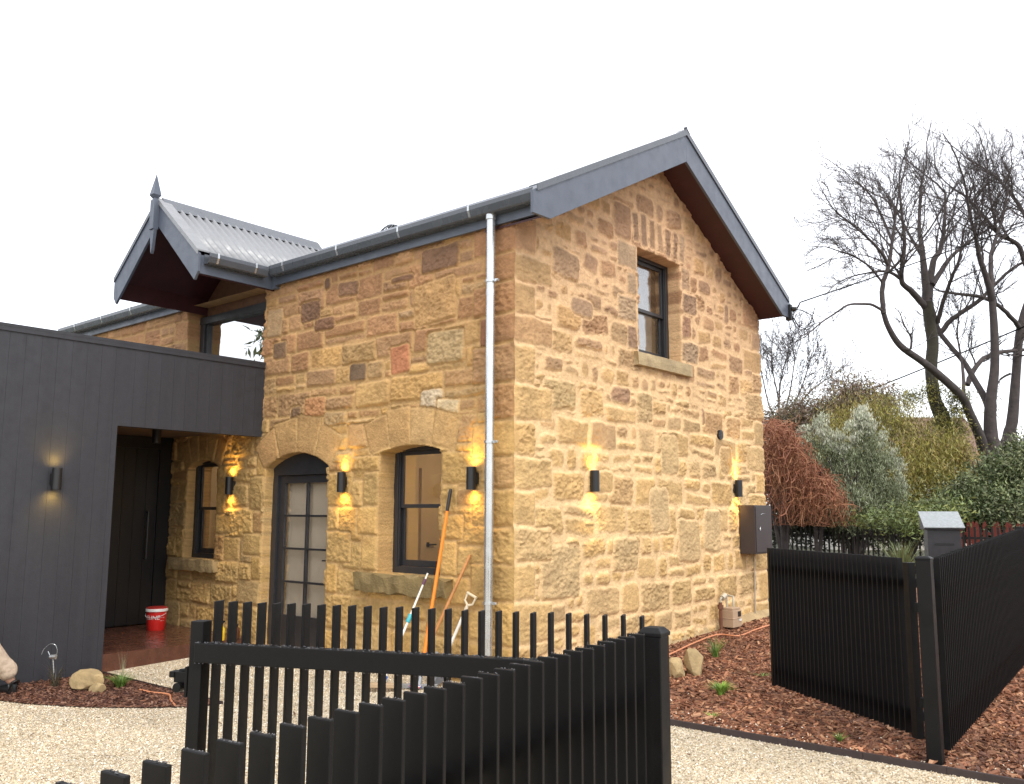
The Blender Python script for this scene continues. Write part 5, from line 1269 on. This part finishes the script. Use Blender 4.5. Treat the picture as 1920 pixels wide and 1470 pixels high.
wsh = [o for o in bpy.data.objects if o.name.startswith('weeping_shrub')][0]
b = MB(); r = np.random.RandomState(77)
b2_ = MB()
for i in range(1300):
    x0_ = r.uniform(1418, 1580); top_ = np.interp(x0_, [1420, 1445, 1480, 1510, 1540, 1575, 1590], [800, 782, 790, 850, 872, 915, 950]); y0_ = top_+abs(r.normal(0, 1))*70+3
    if y0_ > 965: continue
    dd_ = 20+r.uniform(-1.3, 1.0); sgn = r.choice((-1, 1)); reach = r.uniform(8, 48)*sgn; f_ = r.uniform(10, 75) if r.uniform() < .7 else r.uniform(60, 120); up_ = r.uniform(2, 18)
    q_ = lambda s_: r.normal(0, s_)
    pts = [(x0_-reach*.35, y0_+up_*1.5), (x0_+q_(3), y0_+q_(3)), (x0_+reach*.4+q_(5), y0_+r.uniform(-5, 9)), (x0_+reach*.75+q_(7), y0_+f_*.4+q_(5)), (x0_+reach*r.uniform(.5, 1.15)+q_(9), y0_+f_)]
    P3 = smooth_line([at(x, min(y, 985), dd_+r.uniform(-.2, .2)) for x, y in pts], 3); P3 = [p+r.normal(0, .02, 3) for p in P3]
    (b2_ if r.uniform() < .3 else b).tube(P3, list(np.linspace(r.uniform(.006, .015), .004, len(P3))), 3, False)
b2_.build('twigs', mat('pale_orange_twig', (.36, .17, .085), .7, var=.3), wsh)
b.build('twigs', M['redtwig'], wsh)
b = MB(); 
for s in stemset(1470, 1000, 830, 20, 5, 30, 9)+stemset(1530, 1000, 890, 20, 3, 20, 10): b.tube(smooth_line([np.array(p) for p in s], 4), list(np.linspace(.05, .02, 9)), 7)
b.build('trunk', M['bark'], wsh, smooth=True)
bush('undergrowth', 'dark green undergrowth low behind the black picket fence', 'bush', tuple(at(1500, 1000, 21.5)*(1, 1, 0)+np.array((0, 0, .27))),
     [('foliage', dict(seed=31, blobs=[bl(1470, 955, 21.5, 50, 40), bl(1530, 965, 21.5, 60, 35), bl(1620, 975, 21.5, 60, 30), bl(1460, 880, 22, 40, 60), bl(1700, 985, 21.5, 90, 28), bl(1580, 985, 21.5, 90, 25), bl(1470, 990, 21.5, 60, 25), bl(1830, 985, 21.5, 60, 25)], n=24000, size=.11, cols=[(.06, .07, .03), (.09, .09, .045), (.045, .05, .03)], aspect=.35, ncl=360, spread=.2))], [], G2)
bush('yellow_green_tree', 'yellow green drooping feathery tree filling the middle of the hedge behind the letterbox', 'tree', tuple(at(1700, 1000, 22.5)*(1, 1, 0)+np.array((0, 0, .27))),
     [('foliage', dict(seed=3, blobs=[bl(1600, 800, 23, 42, 38), bl(1645, 785, 23, 45, 32), bl(1690, 865, 22.8, 75, 38), bl(1735, 870, 22.8, 50, 40), bl(1705, 795, 23, 30, 22), bl(1770, 845, 23, 28, 24), bl(1815, 885, 22.8, 24, 26), bl(1560, 850, 23, 24, 40), bl(1700, 920, 22.3, 75, 55), bl(1760, 860, 22.8, 36, 34), bl(1680, 960, 22, 70, 35), bl(1790, 890, 22.6, 32, 45), bl(1575, 820, 23, 28, 26)], n=56000, size=.12, cols=YGR, aspect=.14, ncl=480, spread=.22, hang=.9))],
     stemset(1700, 1000, 800, 22.8, 8, 90, 6), G2)
bush('ivy_growth', 'green climber wrapped round the mossy tree trunk', 'climber', tuple(at(1790, 1000, 23.7)*(1, 1, 0)+np.array((0, 0, .27))),
     [('foliage', dict(seed=33, blobs=[bl(1750, 738, 23.8, 15, 22), bl(1768, 800, 23.8, 24, 30), bl(1796, 755, 23.6, 17, 30), bl(1785, 790, 23.6, 24, 34), bl(1785, 850, 23.5, 26, 36), bl(1712, 745, 23.8, 14, 12)], n=9000, size=.08, cols=[(.15, .145, .025), (.19, .175, .035), (.12, .12, .03)], aspect=.25, ncl=170, spread=.13))], [], G2)
bush('brown_gum_tree', 'brown tinged small leaved tree behind, left of the tiled roof', 'tree', tuple(at(1580, 1000, 27)*(1, 1, 0)+np.array((0, 0, .27))),
     [('foliage', dict(seed=4, blobs=[bl(1598, 742, 27, 42, 26), bl(1560, 770, 27, 30, 22), bl(1650, 756, 27, 34, 22), bl(1510, 785, 27.5, 45, 22), bl(1460, 792, 27.5, 38, 18), bl(1550, 800, 27, 45, 28), bl(1505, 752, 27.5, 15, 13), bl(1625, 772, 27, 40, 20)], n=30000, size=.12, cols=BRN, aspect=.22, ncl=300, spread=.22, hang=.5, hollow=.3))],
     stemset(1580, 1000, 760, 27, 7, 70, 7)+stemset(1470, 1000, 780, 27.5, 4, 30, 8), G2)
bush('dark_green_hedge', 'dark glossy leaved hedge rising above the red picket fence at right', 'hedge', tuple(at(1860, 1000, 20)*(1, 1, 0)+np.array((0, 0, .27))),
     [('foliage', dict(seed=5, blobs=[bl(1830, 935, 20, 50, 40), bl(1880, 905, 20, 40, 40), bl(1860, 880, 20.4, 18, 22), bl(1905, 868, 20.3, 22, 34), bl(1930, 880, 20, 45, 50), bl(1925, 835, 20.4, 14, 22), bl(1960, 900, 20, 60, 80), bl(1880, 950, 19.6, 80, 40), bl(1800, 950, 20, 30, 40)], n=30000, size=.085, cols=DGR, aspect=.42, ncl=520, spread=.19, up=.2))],
     stemset(1870, 1000, 880, 20.2, 7, 60, 11), G2)
bush('hedge_sprays', 'loose light green sprays over the top of the letterbox', 'bush', tuple(at(1740, 1000, 19)*(1, 1, 0)+np.array((0, 0, .27))),
     [('foliage', dict(seed=6, blobs=[bl(1680, 975, 18.6, 70, 16), bl(1760, 960, 18.6, 50, 22)], n=5000, size=.10, cols=[(.13, .17, .05), (.20, .22, .06), (.09, .12, .04)], aspect=.25, ncl=90, spread=.14))], [], G2)
bush('flax_clump', 'strappy green clump behind the black picket fence near the letterbox', 'plant', tuple(at(1690, 1030, 17)*(1, 1, 0)+np.array((0, 0, .27))), [], [], G2)
fx = [o for o in bpy.data.objects if o.name.startswith('flax_clump')][0]
V, F, C = blades(at(1690, 1055, 17)*(1, 1, 0)+np.array((0, 0, .27)), 160, .95, .6, [(.16, .19, .07), (.22, .24, .10), (.10, .13, .05)], 44, .018, .35); link_mesh('leaves', np_mesh('leaves', V, F, C), M['leaf'], fx)
V, F, C = blades(at(1617, 1062, 16.6)*(1, 1, 0)+np.array((0, 0, .27)), 90, .62, .26, [(.38, .12, .10), (.45, .17, .14), (.30, .08, .07)], 45, .016, .3)
tag(link_mesh('red_cordyline', np_mesh('red_cordyline', V, F, C), M['leaf']), 'small pinkish red strappy plant seen over the open right gate', 'plant', 'bushes and small trees beyond the back fence')
# conifer standing left of the viewpoint, mirrored in the tall upper window
cf = empty('conifer', (-16, -9, 0), 'dark conifer reflected in the tall upper window', 'tree')
b = MB(); b.tube([(-16, -9, 0), (-16, -9, 9)], [.22, .03], 8); b.build('trunk', M['bark'], cf)
V, F, C = leaves(12, [((-16, -9, 1.2+i*1.15), (2.3-i*.28, 2.3-i*.28, .35), 3-i*.3) for i in range(7)], 9000, .3, DGR, .3, 200, .3, 0, .2); link_mesh('foliage', np_mesh('foliage', V, F, C), M['leaf'], cf)

# neighbour's house with tiled roof
nh = empty('neighbour_house', (-4, 31, .27), 'pale walled house with a brown tiled roof mostly hidden by the foliage', 'house')
c0_ = at(1735, 958, 33)*(1, 1, 0); rt = R3; fw_ = F3
TN = lambda p, q, z: tuple(c0_+rt*p+fw_*q+np.array((0, 0, z)))
b = MB(TN); b.box(-3.4, 2.6, 0, 6, .2, 3.3); b.build('wall', mat('pale_render', (.48, .45, .40), .8, var=.1), nh)
b = MB(TN); b.prism([(-.5, 3.2), (3.0, 5.5), (6.5, 3.2)], -3.9, 3.1, lambda p, q, t: (t, p, q))
for i in range(11):
    t = i/11; b.prism([(-.5+3.5*t-.03, 3.2+2.3*t+.02), (-.5+3.5*t+.1, 3.2+2.3*t+.16), (-.5+3.5*t+.33, 3.2+2.3*t+.24)], -3.95, 3.15, lambda p, q, t2: (t2, p, q))
rfn_ = b.build('roof', mat('brown_tiles', (.19, .12, .085), .85, var=.35, nscale=3), nh)
b = MB(TN); b.box(-4.0, 3.2, -.62, -.5, 3.08, 3.22); b.build('gutter', mat('dark_gutter', (.06, .04, .035), .6), nh)
b = MB(TN); b.box(.6, 2.1, -.05, -.01, 1.0, 2.5); w = b.build('window', mat('white_frame', (.7, .7, .68), .5), nh); b = MB(TN); b.box(.68, 1.3, -.06, -.05, 1.08, 2.42); b.box(1.38, 2.02, -.06, -.05, 1.08, 2.42); b.build('pane', M['blackplain'], w)

# ------------------------------------------------------------------ person at the left edge
def skin_obj(name, verts, edges, radii, m, parent, root=0, sub=2):
    me = bpy.data.meshes.new(name); me.from_pydata([tuple(v) for v in verts], edges, []); o = bpy.data.objects.new(name, me); COL.objects.link(o)
    me.materials.append(m); sk = o.modifiers.new('skin', 'SKIN'); sk.use_smooth_shade = True
    for i, r_ in enumerate(radii):
        me.skin_vertices[0].data[i].radius = r_ if hasattr(r_, '__len__') else (r_, r_)
    me.skin_vertices[0].data[root].use_root = True
    s = o.modifiers.new('sub', 'SUBSURF'); s.levels = sub; s.render_levels = sub
    if parent is not None:
        o.parent = parent; o.matrix_parent_inverse = Matrix.Translation(parent.location).inverted() if parent.type == 'EMPTY' else Matrix.Identity(4)
    return o
ft = on_ground(24, 1304); hipc = np.array((ft[0]+.10, ft[1]-.60, .84)); F_ = np.array((-.93, -.37, 0)); Lf = np.array((.37, -.93, 0))
m_skin = mat('skin', (.50, .30, .21), .55, var=.05); m_tr = mat('beige_trousers', (.50, .40, .30), .85, var=.14, nscale=14, bump=.006, bscale=26); m_jk = mat('navy_jacket', (.03, .045, .08), .8)
per = empty('person', (hipc[0], hipc[1], -.08), 'person in beige trousers and dark shoes, only a lower leg showing at the left edge', 'person')
hR = hipc-Lf*.10; hL = hipc+Lf*.10; aR = np.array((ft[0]-.02, ft[1]+.0, .02)); kR = (hR+aR)/2+F_*.05+np.array((0, 0, .02)); aL = hipc*(1, 1, 0)+Lf*.22-F_*.12+np.array((0, 0, .02)); kL = (hL+aL)/2+F_*.04
ch = hipc+np.array((0, 0, .38))+F_*.06; nk = ch+np.array((0, 0, .24))+F_*.03; hd = nk+np.array((0, 0, .11))+F_*.02; tp = hd+np.array((0, 0, .07))
shR = ch+np.array((0, 0, .15))-Lf*.18; shL = ch+np.array((0, 0, .15))+Lf*.18; elR = shR+np.array((0, 0, -.28))-Lf*.05+F_*.05; elL = shL+np.array((0, 0, -.28))+Lf*.05+F_*.05; wrR = elR+np.array((0, 0, -.24))+F_*.05; wrL = elL+np.array((0, 0, -.24))+F_*.05
Vb = [hipc, ch, nk, hd, tp, shR, elR, wrR, wrR+F_*.07, shL, elL, wrL, wrL+F_*.07, hR, kR, aR, hL, kL, aL, hd+F_*.05]
Eb = [(0, 1), (1, 2), (2, 3), (3, 4), (1, 5), (5, 6), (6, 7), (7, 8), (1, 9), (9, 10), (10, 11), (11, 12), (0, 13), (13, 14), (14, 15), (0, 16), (16, 17), (17, 18), (3, 19)]
Rb = [.12, .13, .055, .088, .085, .055, .042, .028, .03, .055, .042, .028, .03, .085, .058, .04, .085, .058, .04, .05]
body = skin_obj('body', Vb, Eb, Rb, m_skin, per)
tr = skin_obj('trousers', [hipc+np.array((0, 0, .06)), hR, kR, (kR+aR)/2, aR+np.array((0, 0, .06)), hL, kL, (kL+aL)/2, aL+np.array((0, 0, .06))], [(0, 1), (1, 2), (2, 3), (3, 4), (0, 5), (5, 6), (6, 7), (7, 8)], [.16, .115, .088, .085, .088, .115, .088, .085, .088], m_tr, per)
tx_ = bpy.data.textures.new('folds', 'CLOUDS'); tx_.noise_scale = .085; dm = tr.modifiers.new('folds', 'DISPLACE'); dm.texture = tx_; dm.strength = .022; dm.mid_level = .5; tr.modifiers['sub'].render_levels = 4
jk = skin_obj('jacket', [hipc+np.array((0, 0, .02)), ch, nk-np.array((0, 0, .06)), shR, elR, wrR, shL, elL, wrL], [(0, 1), (1, 2), (1, 3), (3, 4), (4, 5), (1, 6), (6, 7), (7, 8)], [.175, .175, .085, .08, .06, .045, .08, .06, .045], m_jk, per)
skin_obj('hair', [hd+np.array((0, 0, .075))-F_*.01, hd+np.array((0, 0, .02))-F_*.05], [(0, 1)], [.10, .085], mat('brown_hair', (.05, .03, .02), .7), per)
for wq, s in ((wrR, -1), (wrL, 1)):
    hv = [wq, wq+F_*.05+np.array((0, 0, -.03))]; he = [(0, 1)]; hr = [.022, .03]
    for k_ in range(4):
        o_ = Lf*(k_-1.5)*.019; L_ = (.075, .085, .08, .062)[k_]; n0 = len(hv); p0_ = wq+F_*.085+np.array((0, 0, -.045))+o_
        hv += [p0_, p0_+F_*L_*.5+np.array((0, 0, -.015)), p0_+F_*L_*.7+np.array((0, 0, -.05))]; he += [(1, n0), (n0, n0+1), (n0+1, n0+2)]; hr += [.010, .009, .008]
    n0 = len(hv); p0_ = wq+F_*.04-Lf*s*.03; hv += [p0_+np.array((0, 0, -.02)), p0_+F_*.03-Lf*s*.02+np.array((0, 0, -.045))]; he += [(1, n0), (n0, n0+1)]; hr += [.011, .009]
    skin_obj('hand', hv, he, hr, m_skin, per, 0, 1)
for aq in (aR, aL):
    zz = zt(aq[0], aq[1])
    skin_obj('shoe', [np.array((aq[0], aq[1], zz+.055))-F_*.05, np.array((aq[0], aq[1], zz+.05))+F_*.06, np.array((aq[0], aq[1], zz+.035))+F_*.17, np.array((aq[0], aq[1], zz+.13))-F_*.01], [(0, 1), (1, 2), (0, 3)], [.05, .048, .035, .05], M['blackplain'], per)

# ------------------------------------------------------------------ loose gravel and bark chips as real pieces
def inpoly(P_, x, y):
    ins = np.zeros(len(x), bool); n = len(P_)
    for i in range(n):
        x1, y1 = P_[i]; x2, y2 = P_[(i+1) % n]
        c = ((y1 > y) != (y2 > y)) & (x < (x2-x1)*(y-y1)/((y2-y1) or 1e-9)+x1); ins ^= c
    return ins
def visible(x, y, z, m=1.12):
    d = np.stack([x, y, z], -1)-CAM; zz = d @ _f; u = (d @ _r)/zz*FOC/960; v = (d @ _u)/zz*FOC/735
    return (zz > .3) & (np.abs(u) < m+.12) & (np.abs(v) < m+.15), zz
def scatter(name, n, box_, ok, dz, shape, size, cols, seed, label, cat, flat=.6, tilt=.5, dens=lambda d: 1.0, tint=None):
    r = np.random.RandomState(seed); x = r.uniform(box_[0], box_[1], n); y = r.uniform(box_[2], box_[3], n); z = ztv(x, y)
    vis, dd = visible(x, y, z); k = vis & ok(x, y) & (r.uniform(size=n) < dens(dd)); x, y, z, dd = x[k], y[k], z[k], dd[k]; n = len(x)
    S0, F0 = shape; m = len(S0); s = size[0]+(size[1]-size[0])*r.uniform(size=n)**1.5
    a = r.uniform(0, 2*PI, n); ca, sa = np.cos(a), np.sin(a); P_ = S0[None]*(1+r.uniform(-.28, .28, (n, m, 3)))*s[:, None, None]
    t1, t2 = r.normal(0, tilt, n), r.normal(0, tilt, n)
    X, Y, Z = P_[..., 0], P_[..., 1], P_[..., 2]*flat if flat != 1 else P_[..., 2]
    Z = Z+X*np.sin(t1)[:, None]+Y*np.sin(t2)[:, None]
    V = np.stack([x[:, None]+X*ca[:, None]-Y*sa[:, None], y[:, None]+X*sa[:, None]+Y*ca[:, None], z[:, None]+dz+Z+s[:, None]*.25], -1).reshape(-1, 3)
    F = (F0[None]+np.arange(n)[:, None, None]*m).reshape(-1, F0.shape[1])
    C = np.array(cols)[r.randint(len(cols), size=n)]*r.uniform(.75, 1.2, (n, 1))
    if tint is not None: C = C*tint(x, y)[:, None]
    C = np.repeat(C, m, 0)
    o = link_mesh(name, np_mesh(name, V, F, C), M['leafstone'] if 'leafstone' in M else M['stone']); tag(o, label, cat, kind='stuff'); return n
M['leafstone'] = mat('chips', (1, 1, 1), .75, vcol=True, var=.12, nscale=40, spec=.35)
octa = (np.array([(1, 0, 0), (-1, 0, 0), (0, 1, 0), (0, -1, 0), (0, 0, 1), (0, 0, -1)], float), np.array([(0, 2, 4), (2, 1, 4), (1, 3, 4), (3, 0, 4), (2, 0, 5), (1, 2, 5), (3, 1, 5), (0, 3, 5)]))
cub = np.array([(x, y, z) for x in (-1, 1) for y in (-1, 1) for z in (-1, 1)], float)*np.array((1, .34, .16))
chip = (cub, np.array([(0, 1, 3, 2), (4, 6, 7, 5), (0, 4, 5, 1), (2, 3, 7, 6), (0, 2, 6, 4), (1, 5, 7, 3)]))
m_drop = mat('water_bead', (.07, .07, .075), .12, var=.05, spec=.7)
def beads(parent, pts, rr0, seed):
    r = np.random.RandomState(seed); n = len(pts); S0, F0 = octa; s = r.uniform(.5, 1.2, n)*rr0
    V = (np.array(pts)[:, None]+S0[None]*s[:, None, None]*np.array((1, 1, .7))).reshape(-1, 3); F = (F0[None]+np.arange(n)[:, None, None]*6).reshape(-1, 3)
    o = link_mesh('water_drops', np_mesh('water_drops', V, F, None, True), m_drop, parent); tag(o, kind='stuff')
r = np.random.RandomState(5); A_ = GP0-GD*.045-gn*.045; L_ = SP*26+.09
pt = [(*(A_+GD*r.uniform(0, L_)+gn*r.uniform(-.02, .02)), 1.1175) for _ in range(420)]+[(*(A_+GD*r.uniform(0, L_)+gn*-.018), 1.0515) for _ in range(90)]
beads(lg, pt, .0032, 6)
pt = []
for i in range(46):
    for k_ in range(9): pt.append((*(FP+FD*(i*SP+r.uniform(-.003, .003))+nF*r.uniform(-SD/2, SD/2)), 1.251))
beads(ff, pt, .002, 7)
house_out = lambda x, y: ~((y > -.02) & (x < .02))
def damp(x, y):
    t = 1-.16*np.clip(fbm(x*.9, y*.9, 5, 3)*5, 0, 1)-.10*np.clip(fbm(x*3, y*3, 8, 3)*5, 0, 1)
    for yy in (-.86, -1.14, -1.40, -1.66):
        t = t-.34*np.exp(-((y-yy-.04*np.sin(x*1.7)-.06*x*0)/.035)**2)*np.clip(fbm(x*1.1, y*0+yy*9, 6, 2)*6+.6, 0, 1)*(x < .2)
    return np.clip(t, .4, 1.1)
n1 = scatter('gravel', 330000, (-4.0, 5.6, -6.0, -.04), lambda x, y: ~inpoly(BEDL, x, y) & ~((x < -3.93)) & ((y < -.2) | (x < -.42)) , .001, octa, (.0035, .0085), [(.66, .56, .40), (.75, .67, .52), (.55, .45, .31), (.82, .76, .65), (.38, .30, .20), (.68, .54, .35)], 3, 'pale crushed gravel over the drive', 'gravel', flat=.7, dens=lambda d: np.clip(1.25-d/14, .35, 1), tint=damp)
n2 = scatter('bark_chips', 100000, (0.0, 7.5, -.17, 6.2), lambda x, y: (x > .06), .001, chip, (.006, .026), [(.17, .066, .034), (.26, .105, .053), (.36, .165, .087), (.10, .042, .024), (.45, .24, .13), (.21, .095, .052)], 4, 'reddish bark mulch chips', 'mulch', flat=1, tilt=.35, dens=lambda d: np.clip(1.3-d/14, .4, 1), tint=lambda x, y: 1+.9*fbm(x*1.6, y*1.6, 15, 4))
n3 = scatter('bark_chips', 9000, (-4.0, -1.6, -3.2, -1.8), lambda x, y: inpoly(BEDL, x, y), .012, chip, (.006, .024), [(.075, .03, .02), (.11, .045, .026), (.16, .07, .04), (.045, .02, .014), (.22, .12, .08)], 5, 'dark bark mulch chips around the left rock', 'mulch', flat=1, tilt=.35)
quad_leaf = (np.array([(-1, 0, 0), (0, .42, .18), (1, 0, .05), (0, -.42, .18)], float), np.array([(0, 1, 2, 3)]))
scatter('leaf_litter', 900, (-3.9, 5.0, -6.0, 3.0), lambda x, y: house_out(x, y), .008, quad_leaf, (.012, .028), [(.12, .055, .025), (.20, .11, .05), (.07, .035, .02), (.26, .17, .08)], 9, 'brown fallen leaves strewn thinly over drive and beds', 'leaf litter', flat=1, tilt=.3)
scatter('stray_gravel', 2600, (-.3, 5.0, -.17, .75), lambda x, y: (x > .1) & (np.exp(-(y+.17)*5) > hsh((x*9999).astype(np.int64), (y*9999).astype(np.int64), 1)), .014, octa, (.004, .009), [(.70, .62, .48), (.58, .50, .38), (.8, .76, .68)], 10, 'stray pale stones kicked over the steel edging', 'gravel', flat=.7)
scatter('bark_flakes', 1500, (0.0, 7.5, -.17, 6.2), lambda x, y: (x > .1), .014, chip, (.020, .036), [(.20, .085, .045), (.30, .14, .075), (.12, .05, .03), (.38, .21, .12)], 11, 'larger pale bark flakes on top of the mulch', 'mulch', flat=1, tilt=.35)
print('pieces', n1, n2, n3)
bpy.context.view_layer.update()
